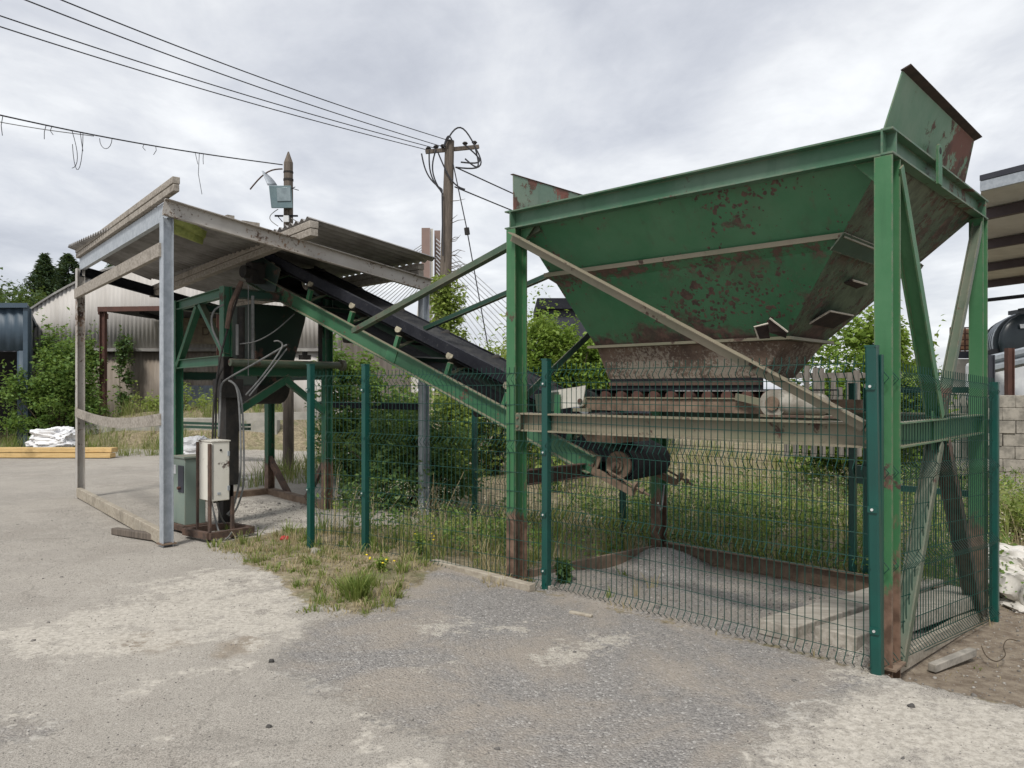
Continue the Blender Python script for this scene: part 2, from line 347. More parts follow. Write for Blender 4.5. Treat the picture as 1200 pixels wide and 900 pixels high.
# ------------------------------------------------------------------ ground
def sstep(x, a, b):
    t = np.clip((x-a)/(b-a), 0, 1); return t*t*(3-2*t)
def to_ab(X, Y):
    dx, dy = X-FR.x, Y-FR.y
    return dx*U.x+dy*U.y, dx*V.x+dy*V.y
def vnoise(x, y, sc, seed=0):
    x = np.asarray(x, float)*sc+seed*17.3; y = np.asarray(y, float)*sc+seed*7.7
    xi, yi = np.floor(x), np.floor(y); fx, fy = x-xi, y-yi; fx = fx*fx*(3-2*fx); fy = fy*fy*(3-2*fy)
    def h(a, b): q = np.sin(a*127.1+b*311.7)*43758.5453; return q-np.floor(q)
    return (h(xi,yi)*(1-fx)+h(xi+1,yi)*fx)*(1-fy)+(h(xi,yi+1)*(1-fx)+h(xi+1,yi+1)*fx)*fy-.5
def ground_z(X, Y):
    X = np.asarray(X, float); Y = np.asarray(Y, float)
    a, b = to_ab(X, Y); bf = b+.16
    right = sstep(a, .12, -.05)
    slope = .17*sstep(bf, .1, 2.2)
    step = (.11*sstep(bf, .0, .06)+.09*sstep(bf, .1, 2.2))
    fade = sstep(a, 7.2, 5.6)
    z = -(slope*(1-right)+step*right)*fade*(bf > 0)*sstep(Y, 26, 18)
    bay = sstep(a, -.05, .25)*sstep(a, 3.1, 2.6)*sstep(b, -.1, .3)*sstep(b, 2.35, 1.9)
    z = z+bay*(.02+.05*vnoise(X, Y, 1.6, 3)*2+.03*vnoise(X, Y, 5.5, 4)+.018*vnoise(X, Y, 13, 7))
    c = ab(2.75, 2.0); z = z+.16*np.exp(-((X-c.x)**2+(Y-c.y)**2)/.16)
    veg = (bf > .05)*(1-right)*fade
    z = z+.05*vnoise(X, Y, 1.3, 5)*veg
    bank = np.exp(-(((X+1.35)/1.1)**2+((Y-6.9)/.75)**2)); z = z+.05*bank
    mound = np.exp(-(((X+8.6)/3.2)**4+((Y-21.8)/1.7)**4)); z = z+.95*mound
    far = sstep(Y, 19, 21)*sstep(X, -3, -6)
    z = z+.10*far+.15*vnoise(X, Y, .6, 8)*far
    flat = sstep(Y, 15, 12)*(bf < .0)
    z = z+(.016*vnoise(X, Y, 1.1, 1)+.006*vnoise(X, Y, 6, 2))*1.0
    return z
def gz(x, y): return float(ground_z(np.array([x]), np.array([y]))[0])
def poly_sd(X, Y, poly):
    """signed distance to a polygon, positive inside"""
    n = len(poly); d = np.full(X.shape, 1e9); ins = np.zeros(X.shape, bool)
    for i in range(n):
        ax, ay = poly[i]; bx, by = poly[(i+1)%n]
        t = np.clip(((X-ax)*(bx-ax)+(Y-ay)*(by-ay))/((bx-ax)**2+(by-ay)**2+1e-12), 0, 1)
        d = np.minimum(d, np.hypot(X-ax-t*(bx-ax), Y-ay-t*(by-ay)))
        c = ((ay > Y) != (by > Y)) & (X < (bx-ax)*(Y-ay)/((by-ay) if abs(by-ay) > 1e-12 else 1e-12)+ax); ins ^= c
    return np.where(ins, d, -d)
def gp(*pts): return [(G(x, y).x, G(x, y).y) for x, y in pts]
GRAVEL = [gp((322,785),(372,800),(440,826),(492,858),(560,893),(660,960),(890,960),(866,886),(905,852),(960,824),(1020,802),(1060,796),(1030,778),(640,688),(520,656),(470,690),(400,722),(345,752)),
          gp((-20,838),(30,838),(58,850),(30,868),(-20,872)),
          ]
PALE = [gp((1040,792),(1260,840),(1260,990),(870,990),(866,886),(905,852),(960,824)),
        gp((440,828),(492,860),(560,895),(640,950),(440,950),(400,905),(330,850),(400,850)),
        gp((-20,745),(60,715),(160,690),(250,662),(330,668),(410,694),(340,745),(322,772),(250,748),(150,775),(40,785),(-20,775)),
        gp((115,803),(200,785),(300,770),(330,778),(240,800),(150,815)), gp((180,858),(215,855),(212,866),(185,868)), gp((262,580),(375,580),(375,632),(300,645),(255,622)), gp((-20,832),(30,832),(62,846),(40,856),(-20,850)), gp((250,893),(315,890),(300,905),(240,905))]
STAIN = [gp((235,768),(255,748),(300,742),(322,752),(300,768),(250,774)), gp((100,745),(210,738),(250,752),(180,770))]
SLUR = [gp((395,815),(430,795),(520,770),(560,772),(520,785),(450,805),(420,826)), gp((475,732),(500,724),(620,730),(640,742),(560,752),(500,745)), gp((620,768),(700,742),(770,742),(740,760),(650,785)), gp((1000,730),(1080,800),(1040,830),(960,800))]
SOILB = [gp((262,636),(300,668),(370,708),(425,722),(480,690),(530,662),(600,684),(640,672),(640,640),(362,615))]
def axis(segs):
    out = []
    for a, b, st in segs: out += list(np.arange(a, b-1e-6, st))
    return np.array(out+[segs[-1][1]])
gx = axis([(-900,-300,150),(-300,-80,40),(-80,-24,4),(-24,-9,.5),(-9,-4,.12),(-4,4.2,.05),(4.2,7,.15),(7,24,.8),(24,80,5),(80,300,40),(300,900,150)])
gy = axis([(-60,-8,6),(-8,2.2,.7),(2.2,9.5,.05),(9.5,13,.11),(13,28,.35),(28,60,3),(60,200,15),(200,1200,100)])
XX, YY = np.meshgrid(gx, gy); ZZ = ground_z(XX, YY)
nu, nv = len(gx), len(gy)
verts = np.stack([XX.ravel(), YY.ravel(), ZZ.ravel()], 1)
ii = (np.arange(nv-1)[:, None]*nu+np.arange(nu-1)[None, :]).ravel()
faces = np.stack([ii, ii+1, ii+nu+1, ii+nu], 1)
sdg = np.max([poly_sd(XX, YY, p) for p in GRAVEL], 0); sdp = np.max([poly_sd(XX, YY, p) for p in PALE], 0); sds = np.max([poly_sd(XX, YY, p) for p in SLUR], 0)
A_, B_ = to_ab(XX, YY); BF = B_+.16
bay_sd = np.minimum(np.minimum(A_-.0, 2.95-A_), np.minimum(BF, 2.25-B_))
behind = np.minimum(BF, 6.2-A_)
soil = np.maximum(poly_sd(XX, YY, SOILB[0]), behind)
soil = np.maximum(soil, YY-19.6); soil = np.maximum(soil, np.minimum(XX+2.2, YY-10.5)-.66*np.maximum(XX-YY*.68, 0))
soil = np.minimum(soil, -bay_sd)
sdg = np.maximum(sdg, bay_sd)
dirt = np.minimum(np.minimum(.0-A_, BF), 4-B_)
me = bpy.data.meshes.new('ground'); me.vertices.add(len(verts)); me.vertices.foreach_set('co', verts.ravel())
me.loops.add(faces.size); me.loops.foreach_set('vertex_index', faces.ravel()); me.polygons.add(len(faces))
me.polygons.foreach_set('loop_start', np.arange(len(faces))*4); me.update(); me.validate()
me.polygons.foreach_set('use_smooth', [True]*len(faces))
for nm, arr in (('gravel', sdg), ('pale', sdp), ('soil', soil), ('dirt', dirt), ('slur', sds), ('stain', np.max([poly_sd(XX, YY, p) for p in STAIN], 0))):
    at = me.attributes.new(nm, 'FLOAT', 'POINT'); at.data.foreach_set('value', np.clip(arr, -5, 5).ravel().astype(np.float32))
def ground_mat():
    s = NT('yard ground')
    w1 = s.math('SUBTRACT', s.noise(2.2, 7, .7), .5); w2 = s.math('SUBTRACT', s.noise(16, 6, .75), .5)
    def mask(nm, amt=.55, fine=.25, off=0.0, soft=.03):
        x = s.math('ADD', s.attr(nm), s.math('ADD', s.math('MULTIPLY', w1, amt), s.math('MULTIPLY', w2, fine)))
        return s.ramp(x, off-soft, off+soft)
    sp = s.noise(60, 4, .8); grit = s.noise(170, 3, .7)
    def vor(scale, jit=0):
        v = s.n('ShaderNodeTexVoronoi'); v.inputs['Scale'].default_value = scale; s.l(s.pos.outputs['Position'], v.inputs['Vector'])
        c = s.n('ShaderNodeSeparateColor'); s.l(v.outputs['Color'], c.inputs[0]); return v.outputs['Distance'], c.outputs
    con = s.mix(s.ramp(s.noise(.5, 6, .6), .32, .68), (.215,.198,.174), (.315,.289,.250))
    con = s.mix(s.math('MULTIPLY', s.ramp(s.noise(2.6, 9, .75), .48, .58), .5), con, (.36,.333,.292))
    con = s.mix(s.math('MULTIPLY', s.ramp(s.noise(1.1, 9, .72, dist=.4), .53, .585), .6), con, (.20,.178,.152))
    con = s.mix(s.math('MULTIPLY', s.ramp(s.noise(24, 6, .8), .47, .62), .6), con, (.185,.168,.145))
    con = s.mix(s.math('MULTIPLY', s.ramp(grit, .40, .62), .65), con, (.49,.45,.395))
    con = s.mix(s.math('MULTIPLY', s.ramp(s.noise(95, 3, .7), .53, .64), .75), con, (.125,.115,.10))
    d1, c1 = vor(38); con = s.mix(s.math('MULTIPLY', s.math('MULTIPLY', s.ramp(c1[0], .86, .90), s.ramp(d1, .34, .22)), .75), con, s.mix(c1[1], (.07,.065,.06), (.55,.52,.47)))
    px = s.math('ADD', s.math('MULTIPLY', s.noise(5.5, 10, .8), .62), s.math('MULTIPLY', s.noise(1.3, 5, .6), .38))
    px = s.math('ADD', px, s.math('MAXIMUM', s.math('MINIMUM', s.math('MULTIPLY', s.attr('pale'), .30), .075), -.17))
    pm = s.ramp(px, .52, .572)
    pale = s.mix(s.ramp(s.noise(26, 7, .8), .36, .62), (.33,.30,.255), (.54,.50,.435))
    pale = s.mix(s.math('MULTIPLY', s.ramp(s.noise(90, 3, .7), .54, .66), .6), pale, (.20,.185,.165))
    stn = s.math('ADD', s.attr('stain'), s.math('MULTIPLY', w1, .5)); con = s.mix(s.math('MULTIPLY', s.ramp(stn, -.02, .12), .6), con, (.21,.165,.115))
    col = s.mix(s.math('MULTIPLY', pm, .88), con, pale)
    # gravel: grain by grain colour
    dg, cg = vor(80); dg2, cg2 = vor(190)
    gr = s.mix(cg[0], (.125,.117,.110), (.30,.28,.258)); gr = s.mix(s.math('MULTIPLY', cg2[1], .65), gr, (.32,.305,.285))
    gr = s.mix(s.math('MULTIPLY', s.ramp(cg2[0], .80, .92), .55), gr, (.09,.088,.09))
    gr = s.mix(s.math('MULTIPLY', s.ramp(cg[2], .92, .98), .7), gr, (.50,.48,.45))
    gr = s.mix(s.math('MULTIPLY', s.ramp(s.noise(1.0, 7, .7, dist=.5), .40, .62), .68), gr, (.335,.29,.238))
    sx = s.math('ADD', s.math('MULTIPLY', s.noise(9, 9, .8), .7), s.math('ADD', s.math('MULTIPLY', s.noise(1.7, 4), .3), s.math('MAXIMUM', s.math('MINIMUM', s.math('MULTIPLY', s.attr('slur'), .5), .07), -.2)))
    gr = s.mix(s.math('MULTIPLY', s.ramp(sx, .53, .57), .85), gr, pale)
    gm = mask('gravel', .65, .7, .0, .08); col = s.mix(gm, col, gr)
    edge = s.math('SUBTRACT', mask('gravel', .6, .55, -.07, .04), gm)
    col = s.mix(s.math('MULTIPLY', s.math('MULTIPLY', edge, s.math('MULTIPLY', s.ramp(s.noise(5.5, 9, .8), .48, .56), s.ramp(s.noise(.9, 3), .46, .58))), .85), col, (.52,.49,.44))
    vo_d = dg
    so = s.mix(s.ramp(s.noise(14, 8, .75), .35, .65), (.135,.11,.07), (.31,.26,.17)); so = s.mix(s.math('MULTIPLY', s.ramp(s.noise(1.5, 4), .5, .65), .6), so, (.10,.115,.045))
    so = s.mix(s.math('MULTIPLY', s.ramp(sp, .55, .7), .5), so, (.36,.32,.26))
    col = s.mix(mask('soil', .5, .3), col, so)
    di = s.mix(s.ramp(s.noise(9, 8, .75), .3, .7), (.12,.09,.066), (.27,.225,.17)); di = s.mix(s.math('MULTIPLY', s.ramp(sp, .58, .7), .6), di, (.38,.34,.27))
    col = s.mix(mask('dirt', .1, .08), col, di)
    h = s.math('ADD', s.math('MULTIPLY', s.noise(30, 6, .75), .5), s.math('MULTIPLY', s.math('MULTIPLY', vo_d, -1.2), gm))
    ck = s.n('ShaderNodeTexVoronoi'); ck.feature = 'DISTANCE_TO_EDGE'; ck.inputs['Scale'].default_value = .42
    cm = s.n('ShaderNodeVectorMath', operation='MULTIPLY_ADD'); cn = s.n('ShaderNodeTexNoise'); cn.inputs['Scale'].default_value = 2.2; cn.inputs['Detail'].default_value = 7; s.l(s.pos.outputs['Position'], cn.inputs['Vector'])
    s.l(cn.outputs['Color'], cm.inputs[0]); cm.inputs[1].default_value = (.5,.5,.0); s.l(s.pos.outputs['Position'], cm.inputs[2]); s.l(cm.outputs[0], ck.inputs['Vector'])
    crk = s.math('MULTIPLY', s.math('MULTIPLY', s.ramp(ck.outputs['Distance'], .006, .001), s.ramp(s.noise(.8, 3), .45, .55)), s.math('SUBTRACT', 1.0, s.math('MAXIMUM', gm, mask('soil', .5, .3))))
    col = s.mix(s.math('MULTIPLY', crk, .22), col, (.11,.10,.085))
    h = s.math('ADD', h, s.math('MULTIPLY', grit, .22)); s.bump(h, .7, .012)
    return s.fin(col, .92, 0, .2)
me.materials.append(ground_mat())
go = bpy.data.objects.new('ground', me); COL.objects.link(go); tag(go, kind='structure')

# ------------------------------------------------------------------ vegetation helpers
def raw_mesh(name, v, f, mat, parent=None, smooth=False):
    v = np.asarray(v, float); lo, hi = v.min(0), v.max(0); c = (lo+hi)/2
    if parent is None: c[2] = lo[2]
    f = np.asarray(f); k = f.shape[1]
    m = bpy.data.meshes.new(name); m.vertices.add(len(v)); m.vertices.foreach_set('co', (v-c).ravel())
    m.loops.add(f.size); m.loops.foreach_set('vertex_index', f.ravel().astype(np.int32)); m.polygons.add(len(f))
    m.polygons.foreach_set('loop_start', np.arange(len(f))*k); m.update(); m.materials.append(mat)
    if smooth: m.polygons.foreach_set('use_smooth', [True]*len(f))
    o = bpy.data.objects.new(name, m); COL.objects.link(o); WORLD[o] = Vector(c)
    if parent is not None: o.parent = parent; o.location = Vector(c)-WORLD[parent]
    else: o.location = c
    return o
def leaves(name, pts, size, mat, parent=None, droop=.2, flat=.5, wide=.55):
    n = len(pts); d = rng.normal(size=(n,3)); d[:,2] = d[:,2]*flat-droop; d /= np.linalg.norm(d, axis=1)[:,None]
    s = np.cross(d, rng.normal(size=(n,3))*.7+np.array([0,0,1.])); s /= np.linalg.norm(s, axis=1)[:,None]+1e-9
    L = (size*rng.uniform(.45,1.45,n))[:,None]; up = np.cross(s, d)*L*.12
    v = np.stack([pts, pts+d*L*.45+s*L*wide*.5+up, pts+d*L, pts+d*L*.45-s*L*wide*.5+up], 1).reshape(-1,3)
    f = np.arange(n*4).reshape(-1,4); return raw_mesh(name, v, f, mat, parent)
def clump_pts(centers, per, r, squash=.8):
    n = len(centers); p = rng.normal(size=(n,per,3))*np.array([1,1,squash])
    p /= (np.linalg.norm(p, axis=2)[:,:,None]+1e-9); p *= (rng.uniform(.15,1,(n,per,1))**.6)
    rr = np.broadcast_to(np.asarray(r, float).reshape(-1,1,1), (n,1,1)); return (centers[:,None,:]+p*rr).reshape(-1,3)
def blob_centers(c, rad, n, hollow=.45):
    d = rng.normal(size=(n,3)); d /= np.linalg.norm(d, axis=1)[:,None]
    k = (hollow+(1-hollow)*rng.uniform(0,1,n)**.7)
    k *= 1+.28*vnoise(d[:,0]*2+c[0], d[:,1]*2+d[:,2]*1.7+c[1], 1.4, 4)*2
    return np.array(c)+d*np.array(rad)*k[:,None]
def bush(name, label, cat, base, blobs, mat, leaf=.07, per=60, group=None, r=.22, stems=6, kindparts=('foliage','stem'), droop=.2):
    """blobs: (offset from base, radii, number of clumps)"""
    base = Vector(base); t = thing(name, label, cat, base, group); pts = []; tips = []
    for off, rad, n in blobs:
        c = blob_centers((base+Vector(off))[:], rad, n); c = c[c[:,2] > base.z-.02]; pts.append(clump_pts(c, per, r*rng.uniform(.6,1.3,len(c)))); tips.append(c)
    p = np.concatenate(pts); p = p[p[:,2] > base.z-.05]; tips = np.concatenate(tips)
    sh_ = []
    for k in range(int(len(tips)*.45)):
        q = tips[random.randrange(len(tips))]; d = q-np.array(base)-np.array([0,0,.3]); d = d/np.linalg.norm(d)*.5+np.array([0,0,.9])+rng.normal(size=3)*.25; L = r*random.uniform(1.2,2.8)
        sh_.append(q+d*L*np.linspace(.3,1,14)[:,None]+rng.normal(size=(14,3))*leaf*.35)
    p = np.concatenate([p]+sh_)
    leaves(kindparts[0], p, leaf, mat, t, droop)
    mb = MB()
    for k in range(stems*2):
        e = Vector(tips[random.randrange(len(tips))]); b0 = base+Vector((random.uniform(-.15,.15), random.uniform(-.15,.15), -.05)); m = (b0+e)/2+Vector((random.uniform(-.1,.1), random.uniform(-.1,.1), .1))
        mb.tube([b0, m, e], [.02,.014,.006], 5)
    mb.build(kindparts[1], M['stem'], t); return t
def blades(name, pts, h, mat, parent=None, w=.008, lean=.35):
    n = len(pts); ang = rng.uniform(0, 2*math.pi, n); sd = np.stack([np.cos(ang), np.sin(ang), np.zeros(n)], 1)
    la = rng.uniform(0, 2*math.pi, n); ld = np.stack([np.cos(la), np.sin(la), np.zeros(n)], 1)*(rng.uniform(.05,1,n)*lean)[:,None]
    h = h[:,None]; up = np.array([0,0,1.]); w = (w*rng.uniform(.6,1.4,n))[:,None]
    m = pts+up*h*.55+ld*h*.25; tp = pts+up*h+ld*h
    v = np.stack([pts-sd*w, pts+sd*w, m+sd*w*.7, m-sd*w*.7, tp], 1).reshape(-1,3)
    b = np.arange(n)[:,None]*5; f = np.concatenate([b+np.array([[0,1,2]]), b+np.array([[0,2,3]]), b+np.array([[3,2,4]])])
    return raw_mesh(name, v, f, mat, parent)
def on_ground(X, Y): return np.stack([X, Y, ground_z(X, Y)-.01], 1)

# ------------------------------------------------------------------ aggregate hopper
H = thing('aggregate_hopper', 'tall green steel aggregate hopper with rust patches standing inside the mesh fence', 'hopper', ab(1.46, 1.1, -.1))
AL, BL_ = 2.93, 2.2; ru0 = math.atan2(U.y, U.x)
corners = {'FR': (0,0), 'FL': (AL,0), 'BR': (0,BL_), 'BL': (AL,BL_)}
for k, (a, b) in corners.items():
    MB().ibeam(ab(a,b,-.30), ab(a,b,2.945), .10, .15, .011, up=V).build('leg', M['green_leg'], H)
zt = 3.022
MB().chan(ab(-.052,.0,zt), ab(AL+.06,.0,zt), .078, .15, .011, flip=-1).build('top_beam', M['beam'], H)
MB().chan(ab(-.052,BL_,zt), ab(AL+.06,BL_,zt), .078, .15, .011, flip=1).build('top_beam', M['beam'], H)
MB().chan(ab(.012,-.08,zt+.003), ab(.012,BL_+.08,zt+.003), .066, .15, .011, flip=1).build('top_beam', M['beam'], H)
MB().chan(ab(AL-.0,-.08,zt+.003), ab(AL-.0,BL_+.08,zt+.003), .066, .15, .011, flip=-1).build('top_beam', M['beam'], H)
for a, b in ((0,-.079),(AL,-.079)):   # bolted end plates and feet
    MB().bar(ab(a-.0,b-.006,1.24), ab(a-.0,b-.006,1.42), .012, .12, V).build('end_plate', M['green_leg'], H) if False else None
for a in (.085, AL-.085):
    ep = MB().box(ab(a,-.074,1.335), .05, .014, .13, ru0).build('end_plate', M['green_dull'], H)
    for dz in (-.035,.035): MB().cyl(ab(a,-.081,1.335+dz), ab(a,-.095,1.335+dz), .012, 6).build('bolt', M['rust_light'], ep)
for k, (a, b) in enumerate(((0,0),(AL,0))):
    MB().box(ab(a,b,.008), .15, .19, .012, ru0).build('base_plate', M['rust_light'], H)
for a, sg in ((.05,1),(AL-.05,-1)):
    MB().plate([ab(a,.0,2.945), ab(a+sg*.14,.0,2.945), ab(a,.0,2.80)], .010, V).build('gusset', M['green_leg'], H)
# middle beams carrying the feeder
MB().ibeam(ab(.05,0,1.335), ab(AL-.05,0,1.335), .13, .15, .013).build('mid_beam', M['rusty_tan'], H)
MB().ibeam(ab(.05,BL_,1.335), ab(AL-.05,BL_,1.335), .13, .15, .013).build('mid_beam', M['green_dull'], H)
MB().chan(ab(0,.075,1.335), ab(0,BL_-.075,1.335), .06, .15, .010).build('side_beam', M['green'], H)
MB().chan(ab(AL,.075,.86), ab(AL,BL_-.075,.86), .06, .13, .010).build('side_beam', M['rust'], H)
# braces
MB().angle(ab(AL-.05,-.092,2.90), ab(.08,-.092,1.42), .07, .07, .008, up=-V, fx=1).build('brace', M['rusty_tan'], H)
mid = BL_*.46
MB().ibeam(ab(-.01,.07,2.9), ab(-.01,mid-.06,1.42), .07, .10, .010, up=U).build('brace', M['green_leg'], H)
MB().ibeam(ab(-.01,BL_-.06,2.9), ab(-.01,mid+.05,1.42), .055, .07, .008, up=U).build('brace', M['green_dull'], H)
MB().ibeam(ab(-.01,mid-.07,1.25), ab(-.01,.13,-.02), .06, .10, .010, up=U).build('brace', M['green_dull'], H)
MB().ibeam(ab(-.01,mid+.07,1.25), ab(-.01,BL_-.13,-.14), .07, .11, .010, up=U).build('brace', M['rust'], H)
MB().bar(ab(-.012,mid-.14,1.33), ab(-.012,mid+.14,1.33), .02, .26).build('gusset_plate', M['green_leg'], H)
MB().angle(ab(AL,BL_-.08,2.8), ab(AL,.1,1.5), .06, .06).build('brace', M['green_dark'], H)
# bin
T0, T1 = [(.03,.03),(AL-.03,.03),(AL-.03,BL_-.03),(.03,BL_-.03)], [(.92,.70),(2.60,.70),(2.60,1.40),(.92,1.40)]
def binring(t, z, grow=0):
    r = []
    for (a0,b0),(a1,b1) in zip(T0,T1):
        a, b = a0+(a1-a0)*t, b0+(b1-b0)*t; r.append(ab(a+(grow if a > 1.6 else -grow), b+(grow if b > 1.05 else -grow), z))
    return r
def shell(rings):
    mb = MB(); vs = [p for r in rings for p in r]; fs = []
    for k in range(len(rings)-1):
        for i in range(4): j = (i+1)%4; fs.append((k*4+i, k*4+4+i, k*4+4+j, k*4+j))
    return mb.add(vs, fs)
N = 7
bin_o = shell([binring(0,3.09), binring(0,2.97)]+[binring(k/N, 2.97-k/N*1.0) for k in range(1,N+1)]).build('hopper_bin', M['bin'], H, solid=.010, smooth=False)
def ringbar(t, z, out, h, name, mat, par, lip=.0):
    r0 = binring(t, z, .003); r1 = binring(t, z, out); mb = MB()
    for i in range(4):
        j = (i+1)%4; mb.hexa([r0[i], r0[j], r1[j], r1[i]][::-1], [p+Z*h for p in (r0[i], r0[j], r1[j], r1[i])][::-1])
    return mb.build(name, mat, par)
ringbar(.40, 2.565, .058, .034, 'stiffener', M['rusty_tan'], bin_o)
_o = binring(.40, 2.575, .055); _i = binring(.46, 2.51, .004)
for i in (0, 1, 2): MB().plate([_o[i], _o[i+1], _i[i+1], _i[i]], .006).build('stiffener_web', M['bin'], bin_o)
_a, _b = binring(.395, 2.59, .06)[0]-V*.03, binring(.395, 2.59, .06)[3]
MB().plate([_a, _b, _b+Vector((0,0,-.10))+U*.07, _a+Vector((0,0,-.10))+U*.085], .008).build('folded_plate', M['green_dark'], bin_o)
ringbar(1.0, 1.965, .07, .022, 'flange', M['rusty_tan'], bin_o)
# lower throat
thr = [[ab(.92,.70,1.966), ab(2.60,.70,1.966), ab(2.60,1.40,1.966), ab(.92,1.40,1.966)], [ab(1.12,.77,1.70), ab(2.53,.77,1.70), ab(2.53,1.32,1.70), ab(1.12,1.32,1.70)]]
shell(thr).build('throat', M['throat'], H, solid=.010, smooth=False)
MB().hexa([ab(1.12,.765,1.60), ab(2.52,.765,1.60), ab(2.52,.785,1.60), ab(1.12,.785,1.60)], [ab(1.12,.765,1.70), ab(2.52,.765,1.70), ab(2.52,.785,1.70), ab(1.12,.785,1.70)]).build('skirt_rubber', M['rubber'], H)
MB().bar(ab(1.12,.755,1.655), ab(2.52,.755,1.655), .012, .035).build('clamp_strip', M['rust'], H)
# patch plates welded on the bin
def onface(px, py, Y): return P(px, py, Y)
c0 = binring(.70, 2.27)
def rightface(s, t, off=.0):  # s along front->back, t top->bottom on right face
    r = binring(t, 2.97-t); p = r[0].lerp(r[3], s); n = (binring(1,1.97)[0]-binring(0,2.97)[0]).cross(V).normalized()
    if n.dot(-U) < 0: n = -n
    return p+n*off
pp_ = [rightface(.28,.875,.01), rightface(.30,.755,.07), rightface(.74,.755,.07), rightface(.82,.88,.01)]
pa = MB().plate(pp_, .010).build('patch_plate', M['rust_dark'], bin_o)
MB().tube([pp_[0], pp_[1], pp_[2]], .008, 5).build('weld_edge', M['scuff'], pa)
pp_ = [rightface(.34,.60,.01), rightface(.36,.565,.04), rightface(.58,.565,.04), rightface(.56,.61,.01)]
pb_ = MB().plate(pp_, .010).build('patch_plate', M['rust_dark'], bin_o)
MB().tube([pp_[1], pp_[2]], .008, 5).build('weld_edge', M['scuff'], pb_)
MB().plate([rightface(.22,.74,.006), rightface(.36,.61,.006), rightface(.56,.60,.006), rightface(.62,.74,.006)], .004).build('worn_strip', M['rust'], bin_o)
qa = [P(889,397,5.52), P(884,383,5.45), P(900,379,5.45), P(902,396,5.55)]; qb = [P(901,389,5.47), P(902,373,5.42), P(923,389,5.42), P(921,396,5.5)]
for q in (qa, qb):
    pc = MB().plate(q, .008).build('torn_plate', M['rust_dark'], bin_o); MB().tube(q[:3] if q is qa else q[1:3], .007, 5).build('weld_edge', M['scuff'], pc)
# upstand plates left and right
zl = 3.095
fl = MB().plate([ab(AL+.02,-.02,zl), ab(AL+.025,-.02,3.41), ab(AL+.025,1.75,3.41), ab(AL+.02,1.75,zl)], .008).build('upstand_plate', M['flap_pale'], H)
MB().bar(ab(AL+.03,-.03,3.415), ab(AL+.03,1.76,3.415), .03, .006).build('lip', M['rust'], fl)
fr = MB().plate([ab(.02,-.02,zl), ab(-.08,.0,3.43), ab(-.08,1.68,3.43), ab(.02,1.80,zl)], .008).build('upstand_plate', M['flap'], H)
MB().plate([ab(-.075,-.01,3.432), ab(-.13,-.01,3.452), ab(-.13,1.70,3.452), ab(-.075,1.70,3.432)], .008).build('lip', M['rust_dark'], fr)
mb = MB(); c = ab(-.066, .82, 3.0)
out_ = [c-V*.045+Z*-.06, c+V*.045+Z*-.06, c+V*.045+Z*.16]+[c+V*.045*math.cos(t)+Z*(.16+.045*math.sin(t)) for t in np.linspace(.2,math.pi-.2,8)]+[c-V*.045+Z*.16]
mb.plate(out_, .016, U); lug = mb.build('lifting_lug', M['green'], H)
MB().cyl(c+Z*.16-U*.010, c+Z*.16+U*.010, .022, 12).build('hole_disc', M['dark'], lug)  # solid dark disc stands in for the shaded eye of the lug
# belt feeder below the throat
fd = MB().bar(ab(.62,.66,1.475), ab(2.75,.66,1.475), .05, .10).bar(ab(.62,1.44,1.475), ab(2.75,1.44,1.475), .05, .10).build('feeder_frame', M['rust_light'], H)
MB().bar(ab(.62,.655,1.535), ab(2.7,.655,1.535), .07, .010).build('feeder_flange', M['rusty_tan'], fd)
for k in range(10):
    a = 1.05+k*.165; MB().cyl(ab(a,.69,1.548), ab(a,1.41,1.548), .042, 14).build('roller', M['brown_steel'], fd)
MB().grid(lambda s_, t_: ab(.78+s_*2.0, .72+t_*.66, 1.594), 4, 1).build('feeder_belt', M['rubber'], fd, solid=.012)
MB().cyl(ab(2.72,.68,1.50), ab(2.72,1.42,1.50), .095, 24).build('drive_drum', M['rubber'], fd)
bb = MB().cyl(ab(2.72,.60,1.50), ab(2.72,.64,1.50), .05, 18).box(ab(2.72,.62,1.425), .17, .05, .03, math.atan2(U.y,U.x)).build('bearing', M['rusty_tan'], fd)
MB().cyl(ab(2.72,.585,1.50), ab(2.72,.60,1.50), .025, 12).build('shaft', M['rust'], bb)
MB().plate([ab(2.70,.60,1.46), ab(3.10,.60,1.41), ab(3.16,.60,1.58), ab(2.66,.60,1.64)], .008).build('chute_side', M['cream'], fd)
MB().plate([ab(2.96,.585,1.41), ab(3.22,.585,1.40), ab(3.24,.585,1.56), ab(2.96,.585,1.585)], .008).build('chute_side', M['green_dull'], fd)
MB().plate([ab(2.93,.575,1.39), ab(3.0,.575,1.39), ab(3.0,.575,1.56), ab(2.93,.575,1.56)], .012).build('bracket', M['green'], fd)
mo = MB().cyl(ab(.60,.52,1.50), ab(.84,.52,1.50), .078, 22).ball(ab(.60,.52,1.50), .078, .078, .078, 16, 10).build('motor', M['motor'], fd)
MB().cyl(ab(.90,.46,1.505), ab(.90,.60,1.505), .098, 22).build('gear_housing', M['motor'], fd)
MB().cyl(ab(.90,.445,1.505), ab(.90,.46,1.505), .05, 16).build('hub', M['rust_light'], fd)
MB().box(ab(.72,.52,1.418), .55, .16, .016, math.atan2(U.y,U.x)).build('motor_plate', M['rusty_tan'], fd)
MB().bar(ab(.98,.56,1.50), ab(1.25,.6,1.55), .02, .05).build('link_arm', M['rusty_tan'], fd)
# discharge chute below feeder head
MB().hexa([ab(2.50,.80,1.13), ab(2.80,.80,1.13), ab(2.80,1.35,1.13), ab(2.50,1.35,1.13)], [ab(2.5,.72,1.38), ab(2.95,.72,1.38), ab(2.95,1.4,1.38), ab(2.5,1.4,1.38)]).build('discharge_chute', M['rust_light'], H)
